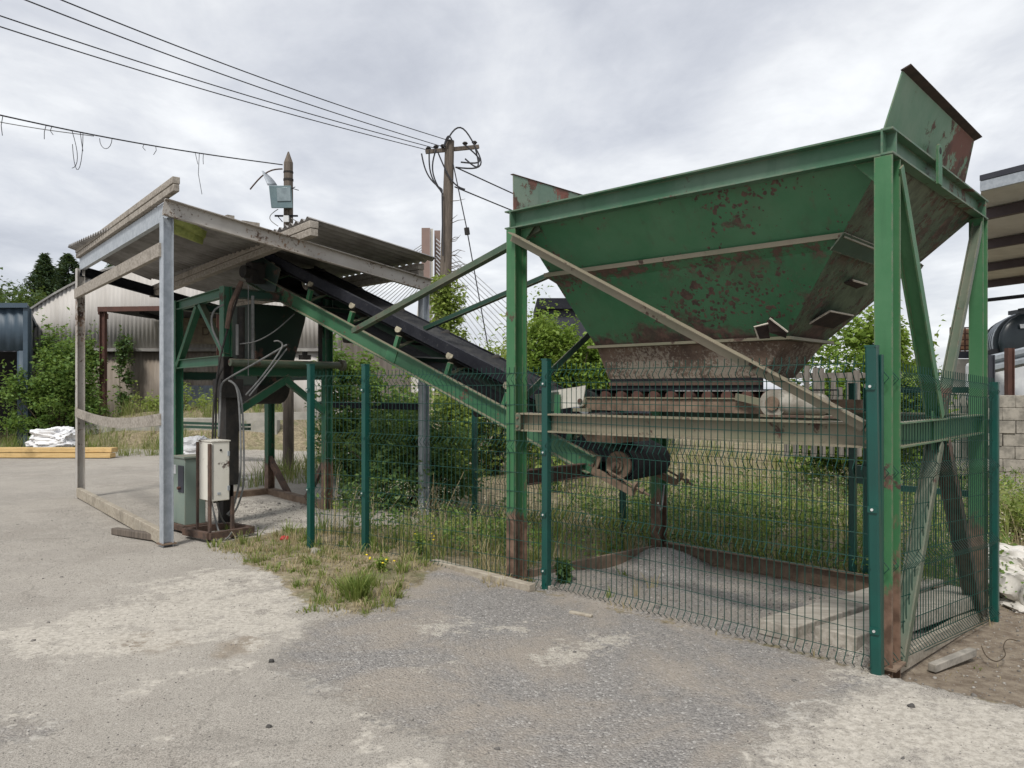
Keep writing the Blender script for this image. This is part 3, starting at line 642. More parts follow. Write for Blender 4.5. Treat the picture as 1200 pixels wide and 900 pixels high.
# base frame on the ground
MB().bar(ab(AL,.1,-.02), ab(AL,BL_-.1,-.10), .04, .16).build('base_channel', M['rust_light'], H)
MB().chan(ab(.02,BL_+.0,-.08), ab(AL-.1,BL_+.0,-.06), .06, .16, .01, flip=-1).build('base_channel', M['rust_light'], H)
MB().bar(ab(0,.12,-.02), ab(0,BL_-.12,-.16), .07, .10).build('base_channel', M['wood_ground'], H)

# ------------------------------------------------------------------ belt conveyor
T = P(760,580,6.7); Hd = P(295,325,10.2)
Dv = (Hd-T).normalized(); Sv = Vector((-Dv.y, Dv.x, 0)).normalized(); Sv = Sv if Sv.y > 0 else -Sv; Nv = Dv.cross(Sv); Nv = Nv if Nv.z > 0 else -Nv
LEN = (Hd-T).length
def cv(d, s, n): return T+Dv*d+Sv*s+Nv*n
C = thing('belt_conveyor', 'inclined belt conveyor with green side channels rising from hopper to the canopy', 'conveyor', Vector((T.x-1.5, T.y+1.2, -.1)))
W = .92
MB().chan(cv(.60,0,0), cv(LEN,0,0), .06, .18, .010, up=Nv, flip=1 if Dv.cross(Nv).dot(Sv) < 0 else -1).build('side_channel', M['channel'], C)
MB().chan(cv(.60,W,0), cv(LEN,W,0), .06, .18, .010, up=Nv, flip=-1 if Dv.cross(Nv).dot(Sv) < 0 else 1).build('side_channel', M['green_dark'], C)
MB().bar(cv(.14,.02,-.055), cv(.66,.02,-.055), .05, .06, Nv).bar(cv(.56,.02,.0), cv(.72,.02,.0), .02, .20, Nv).build('tail_bracket', M['rust_light'], C)
MB().bar(cv(.14,W-.02,-.055), cv(.66,W-.02,-.055), .05, .06, Nv).build('tail_bracket', M['rust_light'], C)
tp = MB().cyl(cv(.40,.09,.09), cv(.40,W-.09,.09), .135, 28).build('tail_pulley', M['rubber'], C)
MB().cyl(cv(.40,.06,.09), cv(.40,.09,.09), .125, 24).build('pulley_end', M['rust_light'], tp)
for dr, r, s0, s1 in ((0,.06,.035,.06),(0,.035,.01,.035)): MB().cyl(cv(.40,s0,.09), cv(.40,s1,.09), r, 18).build('hub', M['rust_light'], tp)
MB().cyl(cv(.40,-.04,.09), cv(.40,W+.04,.09), .022, 12).build('shaft', M['rust'], tp)
for s_ in (.0, W): MB().cyl(cv(.46,s_,.02), cv(-.01,s_,.0), .011, 8).cyl(cv(.08,s_,.005), cv(.05,s_,.005), .028, 6).cyl(cv(.15,s_,.01), cv(.13,s_,.01), .05, 10).build('take_up_bolt', M['rust_light'], C)
# belt loop
prof = []
for t in np.linspace(-math.pi/2, -3*math.pi/2, 12): prof.append((.40+.146*math.cos(t), .09+.146*math.sin(t)))
for t in np.linspace(math.pi/2, -math.pi/2, 12): prof.append((LEN-.1+.146*math.cos(t), .09+.146*math.sin(t)))
mb = MB(); n = len(prof); vs = []
for s_ in (.10, W-.10): vs += [cv(d, s_, n_) for d, n_ in prof]
mb.add(vs, [(i, (i+1)%n, n+(i+1)%n, n+i) for i in range(n)]).build('belt', M['rubber'], C, solid=.010)
mb = MB()   # troughed carrying run seen from the side
mb.add([cv(.75,.07,.36), cv(.75,.30,.245), cv(.75,W-.34,.245), cv(.75,W-.10,.30), cv(LEN-.2,.07,.36), cv(LEN-.2,.30,.245), cv(LEN-.2,W-.34,.245), cv(LEN-.2,W-.10,.30)], [(0,1,5,4),(1,2,6,5),(2,3,7,6)])
mb.build('carrying_belt', M['rubber'], C, solid=.012)
MB().plate([cv(.80,.05,.28), cv(LEN-.1,.05,.28), cv(LEN-.1,.05,.385), cv(.80,.05,.385)], .012).bar(cv(.80,.075,.389), cv(LEN-.1,.075,.389), .06, .008, Nv).build('skirt_board', M['black_steel'], C)
MB().plate([cv(.80,W-.05,.20), cv(LEN-.1,W-.05,.20), cv(LEN-.1,W-.05,.31), cv(.80,W-.05,.31)], .012).build('skirt_board', M['black_steel'], C)
MB().plate([cv(.85,.03,.38), cv(1.35,.03,.38), cv(1.35,.03,.44), cv(.85,.03,.44)], .012).build('skirt_flange', M['galv'], C)
k = 0
for d in np.arange(.95, LEN-.3, .83):
    fr_ = MB().bar(cv(d,.03,.07), cv(d,.30,.19), .05, .012, Nv).bar(cv(d,.30,.17), cv(d,W-.30,.17), .05, .02, Nv).bar(cv(d,.03,.08), cv(d,.03,.22), .05, .05, Dv).build('idler_frame', M['green'], C)
    wr = MB().cyl(cv(d+.05,.045,.285), cv(d+.05,.32,.165), .052, 16).build('wing_roller', M['dark'], fr_)
    MB().cyl(cv(d+.05,.036,.289), cv(d+.05,.045,.285), .046, 16).build('roller_cap', M['roller'], fr_)
    MB().cyl(cv(d+.05,W-.045,.285), cv(d+.05,W-.32,.165), .052, 12).build('wing_roller', M['dark'], fr_)
    MB().cyl(cv(d+.05,.33,.16), cv(d+.05,W-.33,.16), .05, 12).build('centre_roller', M['dark'], fr_)
for d in (2.1, 4.3): MB().cyl(cv(d,.05,-.13), cv(d,W-.05,-.13), .05, 14).build('return_roller', M['dark'], C)
MB().bar(cv(3.35,-.01,.0), cv(3.35,-.01,.0)+Nv*.001+Dv*.16, .02, .17, Nv).build('joint_plate', M['green'], C)
for d in (1.5, 3.4, 5.2): MB().bar(cv(d,.01,-.03), cv(d,W-.01,-.03), .05, .05, Nv).build('cross_member', M['green_dark'], C)
hd_ = MB().box(cv(LEN-.25,-.09,.12), .30, .14, .26, .9).build('gearbox', M['dark'], C, bevel=.02)
MB().cyl(cv(LEN-.25,-.16,.12), cv(LEN-.25,-.32,.12), .08, 18).build('drive_motor', M['dark'], hd_)
MB().plate([cv(LEN-.6,-.03,-.06), cv(LEN+.12,-.03,-.06), cv(LEN+.12,-.03,.34), cv(LEN-.6,-.03,.30)], .01).build('drive_guard', M['bin_dark'], C)
# green tie bars back to the hopper frame
i0 = P(415,388,8.55); MB().bar(i0, ab(AL+.02,.06,2.86)+U*-.25+Z*.08, .07, .055).build('tie_bar', M['green_dull'], C)
i1 = P(498,385,8.9); MB().bar(i1, P(668,312,8.0), .07, .05).build('tie_bar', M['green_dark'], C)
lp = [cv(-.10,.02,-.03)]+[cv(-.10,.02,-.03).lerp(cv(.1,.5,.0), t)-Z*.14*math.sin(math.pi*t) for t in np.linspace(.1,.9,9)]+[cv(.1,.5,.0)]
MB().tube(lp, .008, 6).build('loose_cable', M['hose'], C)

# ------------------------------------------------------------------ batching tower with weigh hopper
P1, P4, P3, P2 = Vector((-2.48,10.3,0)), Vector((-3.45,9.26,0)), Vector((-4.70,10.8,0)), Vector((-3.74,11.85,0))
B = thing('batching_tower', 'green batching tower with dark tapered weigh hopper under the corrugated canopy', 'batching plant', (P1+P2+P3+P4)/4)
for p, top in ((P1,2.85),(P3,2.85),(P2,1.85)):
    MB().ibeam(p-Z*.1, p+Z*top, .105, .115, .010, up=V).build('leg', M['green_tower'], B)
MB().ibeam(P4+Z*2.0, P4+Z*2.85, .11, .11, .010, up=V).build('leg', M['green_tower'], B)
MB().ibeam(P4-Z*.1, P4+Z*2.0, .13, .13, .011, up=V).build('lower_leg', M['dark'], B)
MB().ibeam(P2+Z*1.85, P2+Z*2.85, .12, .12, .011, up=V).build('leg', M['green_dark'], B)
def up_(p, z): return Vector((p.x, p.y, z))
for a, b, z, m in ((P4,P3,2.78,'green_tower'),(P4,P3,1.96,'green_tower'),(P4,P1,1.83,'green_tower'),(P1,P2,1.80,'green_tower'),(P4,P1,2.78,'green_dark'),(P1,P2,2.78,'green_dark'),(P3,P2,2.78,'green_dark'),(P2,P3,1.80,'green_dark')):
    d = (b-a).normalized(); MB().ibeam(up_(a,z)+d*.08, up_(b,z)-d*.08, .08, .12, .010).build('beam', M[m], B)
m43 = (P4+P3)/2
MB().bar(up_(m43,2.70)+U*.04, up_(P3,1.9), .09, .05, U).build('brace', M['green_tower'], B)
MB().bar(up_(m43,2.70)-U*.04, up_(P4,2.02), .09, .05, U).build('brace', M['green_tower'], B)
MB().bar(up_(P2,2.0), up_((P3+P2)/2,2.7), .09, .05, U).build('brace', M['dark'], B)
MB().bar(up_(P1.lerp(P4,.45),1.74), up_(P1,1.28), .08, .06, U).build('brace', M['green_tower'], B)
MB().bar(up_(P4,1.25), up_(P4.lerp(P1,.6),1.76), .09, .05, U).build('brace', M['green_tower'], B)
MB().bar(up_(P2,.55), up_(P2,.05)-U*.55, .09, .06, V).build('brace', M['rust'], B)
MB().bar(up_(P1,.7), up_(P1,.1)+U*.5, .07, .05, V).build('brace', M['rust'], B)
MB().bar(up_(P3,.62), up_(P3,.1)+V*.45, .09, .06, V).build('brace', M['rust'], B)
for a, b in ((P1,P2),(P2,P3)): MB().bar(up_(a,.04), up_(b,.04), .12, .10).build('base_beam', M['rust_light'], B)
bc = (P1+P2+P3+P4)/4
def rect(c, hu, hv, z): return [up_(c,z)+U*su*hu+V*sv*hv for su, sv in ((-1,-1),(1,-1),(1,1),(-1,1))]
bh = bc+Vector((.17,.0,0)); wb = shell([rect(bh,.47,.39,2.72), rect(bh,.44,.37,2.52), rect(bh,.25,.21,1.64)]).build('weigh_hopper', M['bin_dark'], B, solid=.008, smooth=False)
wb2 = MB(); c = up_(bh, 1.62)
vs = []; nn = 10
for sv in (-.24, .24):
    vs += [c+V*sv+U*(.30*math.cos(t))+Z*(.30*math.sin(t)*.85+.04) for t in np.linspace(math.pi, 2*math.pi, nn)]
wb2.add(vs, [(i, i+1, nn+i+1, nn+i) for i in range(nn-1)]+[tuple(range(nn)), tuple(range(2*nn-1, nn-1, -1))]); wb2.build('discharge_gate', M['dark'], B)
MB().box(up_(bh,1.40)-V*.26, .1, .05, .06, .8).build('gate_rust_edge', M['rust_light'], B)
MB().cyl(up_(P4,1.93)-V*.02-U*.14, up_(P1,1.93)+V*.14-U*.14, .045, 16).cyl(up_(P1,1.93)+V*.12-U*.14, up_(P1,1.93)+V*.17-U*.14, .075, 16).build('torsion_bar', M['green_dull'], B)
MB().box(up_(P4.lerp(P1,.70),2.02)-U*.14, .12, .10, .06, .8).box(up_(P4.lerp(P1,.70),2.07)-U*.14, .05, .05, .05, .8).build('bearing_block', M['dark'], B)
MB().cyl(up_(P4.lerp(P1,.88),1.96)-U*.1, up_(P4.lerp(P1,.88),2.75)-U*.1, .028, 10).build('hanger_rod', M['dark'], B)
MB().bar(up_(P4.lerp(P1,.90),2.7), up_(P4.lerp(P1,1.0),2.28), .10, .04, U).build('brace', M['green_dark'], B)
MB().cyl(up_(P4.lerp(P1,.10),1.98)-U*.10, up_(P4.lerp(P1,.10),2.6)-U*.10, .045, 12).build('air_cylinder', M['dark'], B)
MB().box(up_(P4,1.02)-U*.1, .16, .14, 1.1, .8).box(up_(P4,1.62)-V*.03-U*.12, .28, .20, .22, .8).box(up_(P4,1.35)-V*.03+V*.12, .12, .18, .5, .7).build('valve_block', M['dark'], B)
MB().cyl(up_(P4.lerp(P1,.2),1.93)-U*.12, up_(P4.lerp(P1,.2),2.75)-U*.12, .02, 8).build('pipe', M['hose'], B)
MB().box(up_(P2,1.71)-V*.10-U*.02, .07, .05, .09, .6).build('warning_tag', M['yellow'], B)
def curve(p0, p1, sag, n=12, side=Vector((0,0,0))):
    p0, p1 = Vector(p0), Vector(p1); return [p0.lerp(p1,t)+(Z*-sag+side)*math.sin(math.pi*t) for t in np.linspace(0,1,n)]
def path(px, r, mat='hose'):
    q = [P(*p) for p in px]; pts = []
    for k in range(len(q)-1):
        a, b, c, d = q[max(k-1,0)], q[k], q[k+1], q[min(k+2,len(q)-1)]
        for t in (0,.25,.5,.75): pts.append(.5*(2*b+(c-a)*t+(2*a-5*b+4*c-d)*t*t+(3*b-a-3*c+d)*t**3))
    MB().tube(pts+[q[-1]], r, 7).build('hose', M[mat], B)
path([(262,357,9.1),(252,363,9.05),(248,374,9.05),(250,388,9.05),(258,405,9.1),(261,414,9.15)], .012)
path([(336,404,9.5),(300,425,9.2),(268,443,9.0),(259,453,8.95),(258,480,8.85),(256,512,8.7)], .012)
path([(268,446,8.95),(276,452,8.9),(280,472,8.8),(282,520,8.7),(281,560,8.6),(274,592,8.5),(266,603,8.45)], .012)
path([(270,446,9.0),(279,456,8.95),(284,480,8.85),(286,540,8.7),(284,575,8.6),(276,598,8.55),(268,604,8.5)], .011)
path([(321,400,9.4),(327,400,9.4),(330,408,9.4),(308,440,9.15),(288,463,9.0)], .010)
path([(336,409,9.5),(315,436,9.2),(292,464,9.0)], .010)
path([(345,368,9.8),(322,388,9.5),(300,400,9.3),(281,403,9.2)], .008)
path([(284,333,9.1),(270,375,9.05),(258,420,8.95),(251,470,8.8),(249,518,8.7)], .012, 'dark')
path([(262,430,8.95),(254,450,8.9),(253,490,8.8),(252,518,8.7)], .011, 'dark')
path([(291,334,9.25),(291,385,9.25),(291,440,9.25)], .005)
path([(278,380,9.15),(278,400,9.15),(278,416,9.15)], .018)
path([(283,330,9.1),(276,345,9.05),(270,360,9.0),(266,385,9.0)], .028, 'rust')

# ------------------------------------------------------------------ canopy
C0, C1, C2, C3 = Vector((-3.54,7.87,0)), Vector((-6.41,11.4,0)), Vector((-1.16,10.1,0)), Vector((-4.9,13.4,0))
K = thing('open_canopy', 'open lean-to canopy on galvanised posts with corrugated sheets on grey timbers', 'canopy', (C0+C1+C2+C3)/4)
CU, CVd = (C1-C0).normalized(), (C2-C0).normalized()
def post(p, top, mat, zb=None): MB().ibeam(up_(p, gz(p.x,p.y)-.05 if zb is None else zb), up_(p, top), .105, .105, .009, up=CVd).build('post', mat, K)
post(C0, 3.36, M['galv']); post(C1, 3.40, M['galv_rust']); post(C2, 2.88, M['galv'], -.2); post(C3, 2.85, M['galv'])
MB().box(up_(C0,.03), .15, .15, .012, .8).build('base_plate', M['rust_light'], K)
MB().chan(up_(C0,3.45)-CU*.05, up_(C1,3.47)+CU*.05, .06, .18, .009, flip=1).build('eaves_beam', M['galv'], K)
MB().chan(up_(C0,3.455)+CVd*-.05-CU*.06, up_(C2,2.965)+CVd*.06-CU*.06, .06, .17, .009, flip=1).build('front_beam', M['galv_rust'], K)
MB().chan(up_(C1,3.36), up_(C3,2.93), .06, .15, .009).build('rear_beam', M['black_steel'], K)
def fasc(t, z0f, z1f, z0b, z1b, th, fwd, back, sp=0.0):
    """pair of planks over the beams at fraction t of the front beam"""
    f = C0.lerp(C2,t)-CU*fwd; b = C1.lerp(C3,t)+CU*back; mb = MB()
    h = (z1f-z0f)/2
    for k in range(2):
        mb.bar(up_(f,z0f+h*(k+.5)), up_(b,z0b+h*(k+.5)), th+.012*k, h-.006)
    return mb
fasc(-.005,3.55,3.70,3.56,3.68,.06,.40,.1).build('timber_purlin', M['wood_grey'], K, bevel=.006)
fasc(.46,3.325,3.50,3.10,3.36,.10,.36,.2).build('timber_purlin', M['wood_grey'], K, bevel=.006)
fasc(.975,3.075,3.25,3.0,3.18,.09,.06,.1).build('timber_purlin', M['wood_grey'], K, bevel=.006)
def sheet(t0, t1, t0b, zf0, zf1, zb0, zb1, fwd, back, name, mat, wl=.10, amp=.016):
    L = (C1-C0).length+fwd+back; n = int(L/wl*6)
    def fn(s_, t_):
        ta = t0+(t0b-t0)*s_; t = ta+(t1-ta)*t_; f = C0.lerp(C2,t)-CU*fwd; b = C1.lerp(C3,t)+CU*back; p = f.lerp(b,s_)
        z = (zf0+(zf1-zf0)*t_)*(1-s_)+(zb0+(zb1-zb0)*t_)*s_; return up_(p, z+amp*math.sin(2*math.pi*s_*L/wl))
    return MB().grid(fn, n, 4).build(name, mat, K, solid=.003)
sheet(.02,.44,-.06,3.56,3.40,3.73,3.39,-.28,.15,'roof_sheet', M['roof_under'], .13, .022)
sheet(.45,1.01,.45,3.54,3.29,3.41,3.22,.28,.15,'roof_sheet', M['roof_under'], .13, .022)
gs0 = P(206,262,8.2)
MB().grid(lambda s_,t_: P(204,248,8.25).lerp(P(243,272,8.75),t_).lerp(P(204,276,8.5).lerp(P(236,288,8.9),t_), s_)+Z*.015*math.sin(s_*14), 24, 3).build('loose_plastic_sheet', M['roof_green'], K, solid=.003)
MB().bar(up_(C0,3.03)-CVd*.055, up_(C1,3.02)-CVd*.055, .05, .14).build('upper_rail', M['wood_grey'], K, bevel=.004)
mb = MB(); pr = [up_(C1,1.27)-CVd*.055, up_(C0.lerp(C1,.5),1.19)-CVd*.055, up_(C0,1.30)-CVd*.055]; pr = [pr[0].lerp(pr[2],t)-Z*.09*math.sin(math.pi*t) for t in np.linspace(0,1,9)]
for i in range(8): mb.bar(pr[i], pr[i+1], .03, .12)
mb.build('lower_rail', M['wood_grey'], K)
MB().bar(up_(C0,.085)-CVd*.02+CU*.06, up_(C1,.085)-CVd*.02-CU*.02, .07, .14).build('kerb_timber', M['wood_ground'], K, bevel=.006)
MB().bar(up_(C2,1.38), up_(C2,1.38)+(C3-C2).normalized()*2.6, .05, .09).build('rear_rail', M['black_steel'], K)
mb = MB(); q = up_(C0.lerp(C2,.20),3.46); mb.box(q-CU*.02, .08,.06,.05,.8); q = up_(C0.lerp(C2,.27),3.425); mb.box(q-CU*.02, .20,.05,.05,.75); mb.build('roof_offcut', M['wood_grey'], K)
tb = MB().bar(G(134,622,.04), G(188,630,.04), .08, .07).build('loose_timber', M['wood_pole'], None, bevel=.006)
tag(tb, 'short dark timber lying on the concrete at foot of the front canopy post', 'timber')

# ------------------------------------------------------------------ electrical boxes
E = thing('control_cabinet', 'white chipped control cabinet on rusty angle stand beside the canopy post', 'cabinet', Vector((-3.2,8.3,0)))
cc = Vector((-3.168,8.1,0)); ru = math.atan2(U.y,U.x)
ctr = cc+U*.16+V*.10
dr = MB().box(up_(ctr,.735), .32, .20, .63, ru).build('case', M['cream'], E, bevel=.008)
MB().cyl(up_(cc,.96)+V*.10-U*-.001, up_(cc,.96)+V*.10-U*.006, .012, 10).build('lock', M['dark'], E)
MB().bar(up_(cc,.0)+U*.02-V*.012, up_(cc,1.03)+U*.02-V*.012, .05, .02, V).build('stand_post', M['rust'], E)
MB().bar(up_(cc,.0)+U*.30-V*.014, up_(cc,1.04)+U*.30-V*.014, .03, .02, V).build('stand_post', M['rust'], E)
MB().bar(up_(cc,.0)+U*.02+V*.24, up_(cc,.45)+U*.02+V*.24, .04, .03, V).build('stand_post', M['rust'], E)
mb = MB()
for p, q in ((cc+U*.42-V*.1, cc-U*.05+V*-.05),(cc-U*.05-V*.05, cc-U*.02+V*.45),(cc+U*.42+V*.4, cc-U*.02+V*.45),(cc+U*.42-V*.1, cc+U*.42+V*.4)): mb.bar(up_(p,.07), up_(q,.07), .06, .07)
mb.build('base_frame', M['rust'], E)
for a, b, sg in ((up_(cc,.42)+U*.1+V*.1, up_(cc,.12)+U*.3+V*.3, .05),(up_(cc,.42)+U*.12+V*.05, up_(cc,.1)-U*.15+V*.15, .22)): MB().tube(curve(a,b,sg,12), .010, 6).build('cable', M['hose'], E)
q = P(222,575,8.75)
MB().box(up_(cc,1.056)+U*.16+V*.10, .335, .215, .012, ru).build('top_lip', M['cream'], E)
for z in (.55,.92): MB().box(up_(cc,z)-U*.006+V*.185, .012, .022, .05, ru).build('hinge', M['galv'], E)
MB().box(up_(cc,.735)-U*.003+V*.012, .004, .004, .58, ru).build('door_seam', M['dark_clad'], E)
MB().box(up_(cc,.50)-U*.003+V*.08, .003, .035, .025, ru).build('label_plate', M['galv'], E)
for dv_ in (.05,.10,.15): MB().cyl(up_(cc,.42)+U*.14+V*dv_, up_(cc,.385)+U*.14+V*dv_, .016, 8).build('cable_gland', M['dark'], E)
J = thing('distribution_box', 'grey green metal distribution box with shaded opening painted on its front behind the white cabinet', 'electric box', Vector((q.x,q.y,0)))
MB().box((q.x,q.y,.46), .30, .24, .74, ru).build('case', M['cab_green'], J, bevel=.006)
MB().box((q.x,q.y,.845), .33, .27, .02, ru).build('lid', M['cab_green'], J)
MB().box(Vector((q.x,q.y,.60))-V*.121+U*-.06, .14, .012, .30, ru).build('recess_shade', M['dark_clad'], J)  # flat dark plate stands in for the shade of an open recess
MB().cyl(Vector((q.x,q.y,.50))-V*.13-U*.05, Vector((q.x,q.y,.50))-V*.16-U*.05, .018, 10).build('switch', M['brown_steel'], J)
MB().box(Vector((q.x,q.y,.70))-V*.122+U*.10, .05, .006, .10, ru).build('sticker', M['white_plastic'], J)
MB().box((q.x,q.y,.06), .40, .32, .06, ru).build('plinth', M['rust'], J)

# ------------------------------------------------------------------ mesh fences
def tube4(vs, fs, pts, r):
    o = len(vs); m = len(pts)
    for k, p in enumerate(pts):
        d = (pts[min(k+1,m-1)]-pts[max(k-1,0)]).normalized(); s_ = d.cross(Vector((.31,.87,.38))).normalized(); u_ = s_.cross(d)
        vs.extend([tuple(p+s_*r), tuple(p+u_*r), tuple(p-s_*r), tuple(p-u_*r)])
    for k in range(m-1):
        for i in range(4): j = (i+1)%4; fs.append((o+k*4+i, o+k*4+j, o+k*4+4+j, o+k*4+4+i))
def mesh_panel(p0, p1, zb0, zb1, hgt, nrm, parent, dz1=0.0):
    """welded wire panel with four pressed V folds"""
    p0, p1 = Vector((p0.x,p0.y,0)), Vector((p1.x,p1.y,0)); L = (p1-p0).length; vs, fs = [], []; r = .0028
    folds = [hgt-.07-k*(hgt-.10)/3 for k in range(4)]; fh, fo = .05, .042
    prof = [(-.0,0)]
    for z in sorted(folds): prof += [(z-fh,0),(z,fo),(z+fh,0)]
    prof = [(max(z,0),o) for z,o in prof if z > -.06]+[(hgt+.03,0)]
    n = int(L/.05)
    def pt(s_, z, o): q = p0.lerp(p1,s_); zz = z*(1+dz1*s_/hgt); return Vector((q.x,q.y,zb0+(zb1-zb0)*s_+zz))+nrm*o
    for i in range(n+1):
        s_ = (i+.5)/(n+1); tube4(vs, fs, [pt(s_,z,o) for z,o in prof], r)
    hz = []
    for z in folds: hz += [(z-fh,0),(z+fh,0)]
    for a, b in zip(folds[:-1], folds[1:]): hz += [(a-(a-b)*.38,0),(a-(a-b)*.66,0)]
    for z, o in hz:
        if z >= -.02: tube4(vs, fs, [pt(s_,z,o-.005) for s_ in (0,.5,1)], r)
    mb = MB(); mb.v = vs; mb.f = fs; return mb.build('mesh_panel', M['wire'], parent, smooth=False)
def fence_post(p, zb, zt, parent, clips=(), lean=Vector((0,0,0)), face=-V):
    po = MB().ext(Vector((p.x,p.y,zb)), Vector((p.x,p.y,zt))+lean, [(-.03,-.03),(.03,-.03),(.03,.022),(.02,.03),(-.02,.03),(-.03,.022)], up=face).build('post', M['fence'], parent)
    MB().box(Vector((p.x,p.y,zt+.006))+lean, .062, .062, .012, ru).build('post_cap', M['fence'], po)
    for z in clips:
        t = (z-zb)/(zt-zb); c = Vector((p.x,p.y,z))+lean*t+face*.034
        MB().box(c, .05, .012, .035, ru).build('clamp', M['fence'], po); MB().cyl(c+face*.006, c+face*.012, .008, 8).build('bolt', M['bolt'], po)
    return po
FA, FB, FC, FD = Vector((2.056,4.324,0)), Vector((.275,6.18,0)), Vector((-1.426,7.46,0)), Vector((-2.03,7.74,0))
FS = Vector((3.75,5.97,0))
ff = thing('mesh_fence', 'dark green welded mesh fence along the front of the hopper, four posts', 'fence', (FA+FD)/2)
fence_post(FA,-.05,1.84,ff,(1.62,.93,.25),Vector((-.03,0,0))); fence_post(FB,-.05,1.84,ff,(1.65,1.1,.6,.15)); fence_post(FC,-.08,1.84,ff,(1.6,.6)); fence_post(FD,-.08,1.85,ff,(1.6,.6))
nF = -V
mesh_panel(FA, FB, .01, .02, 1.76, nF, ff); mesh_panel(FB, FC, -.02, -.02, 1.78, nF, ff); mesh_panel(FC, FD, -.02, -.02, 1.78, nF, ff)
fs_ = thing('mesh_fence', 'dark green welded mesh fence along the right side of hopper frame', 'fence', (FA+FS)/2)
fence_post(FS,-.30,1.65,fs_,(), face=-U)
MB().chan(FA+V*.05+Z*.0, FA+V*.05+Z*1.80, .04, .04, .006, up=U).build('edge_post', M['fence'], fs_)
mesh_panel(FA+V*.04, FS, .02, -.16, 1.72, -U, fs_, .10)
a0 = ab(3.53,2.4); a1 = ab(5.92,2.4); a2 = ab(1.03,2.4)
fb = thing('mesh_fence', 'dark green welded mesh fence behind the hopper, overgrown by weeds', 'fence', a0)
for p in (a1,a0,a2): fence_post(p,-.35,1.65,fb)
mesh_panel(a2,a0,-.17,-.15,1.74,-V,fb); mesh_panel(a0,a1,-.15,-.15,1.74,-V,fb)
g0, g1 = ab(.91,2.4), ab(.05,2.42)
gt = thing('fence_gate', 'narrow dark green framed mesh gate in rear corner of the enclosure', 'gate', (g0+g1)/2)
for p in (g0,g1): MB().bar(up_(p,-.17), up_(p,1.62), .05, .05, U).build('gate_stile', M['fence'], gt)
for z in (-.10,.75,1.60): MB().bar(up_(g0,z)+(g1-g0).normalized()*.026, up_(g1,z)-(g1-g0).normalized()*.026, .04, .05).build('gate_rail', M['fence'], gt)
MB().box(up_(g0,.85)-V*.05, .12, .06, .16, ru).build('lock_box', M['fence'], gt)
mesh_panel(g0, g1, -.08, -.08, 1.66, -V, gt)

# ------------------------------------------------------------------ utility poles, wires, floodlight
pb = Vector((-4.28,14.7,0))
PL = thing('utility_pole', 'short weathered timber pole with pointed top rising behind the canopy roof', 'pole', pb)
s_ = Vector((0.06,0,0))
MB().cyl(pb-Z*.2, pb+Z*5.95+s_*0, .105, 14, .085).cyl(pb+Z*5.95, pb+Z*6.16, .085, 14, .012).build('shaft', M['wood_pole'], PL)
MB().cyl(pb+Z*5.60, pb+Z*5.64, .095, 14).cyl(pb+Z*5.75, pb+Z*5.78, .093, 14).build('band', M['dark'], PL)
MB().bar(P(322,253,14.6), P(349,253,14.6), .03, .03).bar(P(326,254,14.6), P(331,260,14.6), .015, .015).build('bracket', M['black_steel'], PL)
MB().box(P(335.5,256.5,14.55), .10, .05, .12).build('junction_box', M['white_plastic'], PL)
MB().bar(P(340,220,14.6), P(350,223,14.6), .012, .012).bar(P(340,222,14.6), P(346,219,14.6), .012, .012).build('step_bolt', M['black_steel'], PL)
MB().tube(curve(P(293,222,14.6),P(331,198,14.6),-.12,10), .014, 6).build('bent_rod', M['rust'], PL)
for q in ((P(326,245,14.55),P(326,265,14.5),-.16),(P(341,256,14.55),P(343,268,14.5),.13),(P(334,263,14.55),P(337,281,14.5),.04)):
    MB().tube(curve(q[0],q[1],0,10,Vector((q[2],0,0))), .008, 5).build('lead', M['hose'], PL)
FLd = thing('floodlight', 'blue grey metal floodlight with raised hood bolted to the pole', 'floodlight', P(327,230,14.45))
MB().hexa([P(318,244,14.45),P(343.5,244,14.45),P(343.5,244,14.65),P(318,244,14.65)], [P(315,217.5,14.45),P(341,217.5,14.45),P(341,217.5,14.65),P(315,217.5,14.65)]).build('housing', M['lamp'], FLd, bevel=.012)
MB().plate([P(325,236,14.44),P(341,235.5,14.44),P(340,219.5,14.44),P(324,220,14.44)], .012).build('lens', M['lamp_lens'], FLd, bevel=.004)
hd = []
for t in np.linspace(0,1,7): hd.append((P(314+ -7*t**1.0, 217-17*t, 14.45), P(325-17*t+2*math.sin(t*3.1), 217-17*t, 14.62)))
mb = MB(); vs = [p for a in hd for p in a]; mb.add(vs, [(2*i,2*i+1,2*i+3,2*i+2) for i in range(6)]); mb.build('hood', M['galv'], FLd, solid=.01)
pp = P(524,400,21.0); pp.z = 0
PP = thing('utility_pole', 'tall timber electricity pole with crossarm and ivy at its foot', 'pole', pp)
zt2 = P(526,165,21).z
MB().tube([pp-Z*.3, Vector((P(522,330,21).x,21,P(522,330,21).z)), Vector((P(527,165,21).x,21,zt2))], [.185,.165,.125], 14).build('shaft', M['wood_pole'], PP)
MB().bar(P(499,178,20.8), P(561,172,21.3), .09, .10).build('crossarm', M['wood_pole'], PP)
ins = [(502,176),(511,174),(519,173),(545,170),(556,169)]
for x, y in ins: MB().cyl(P(x,y,20.9), P(x,y-3.5,20.9), .05, 8).cyl(P(x,y-1.5,20.9), P(x,y-2.5,20.9), .075, 8).build('insulator', M['dark'], PP)
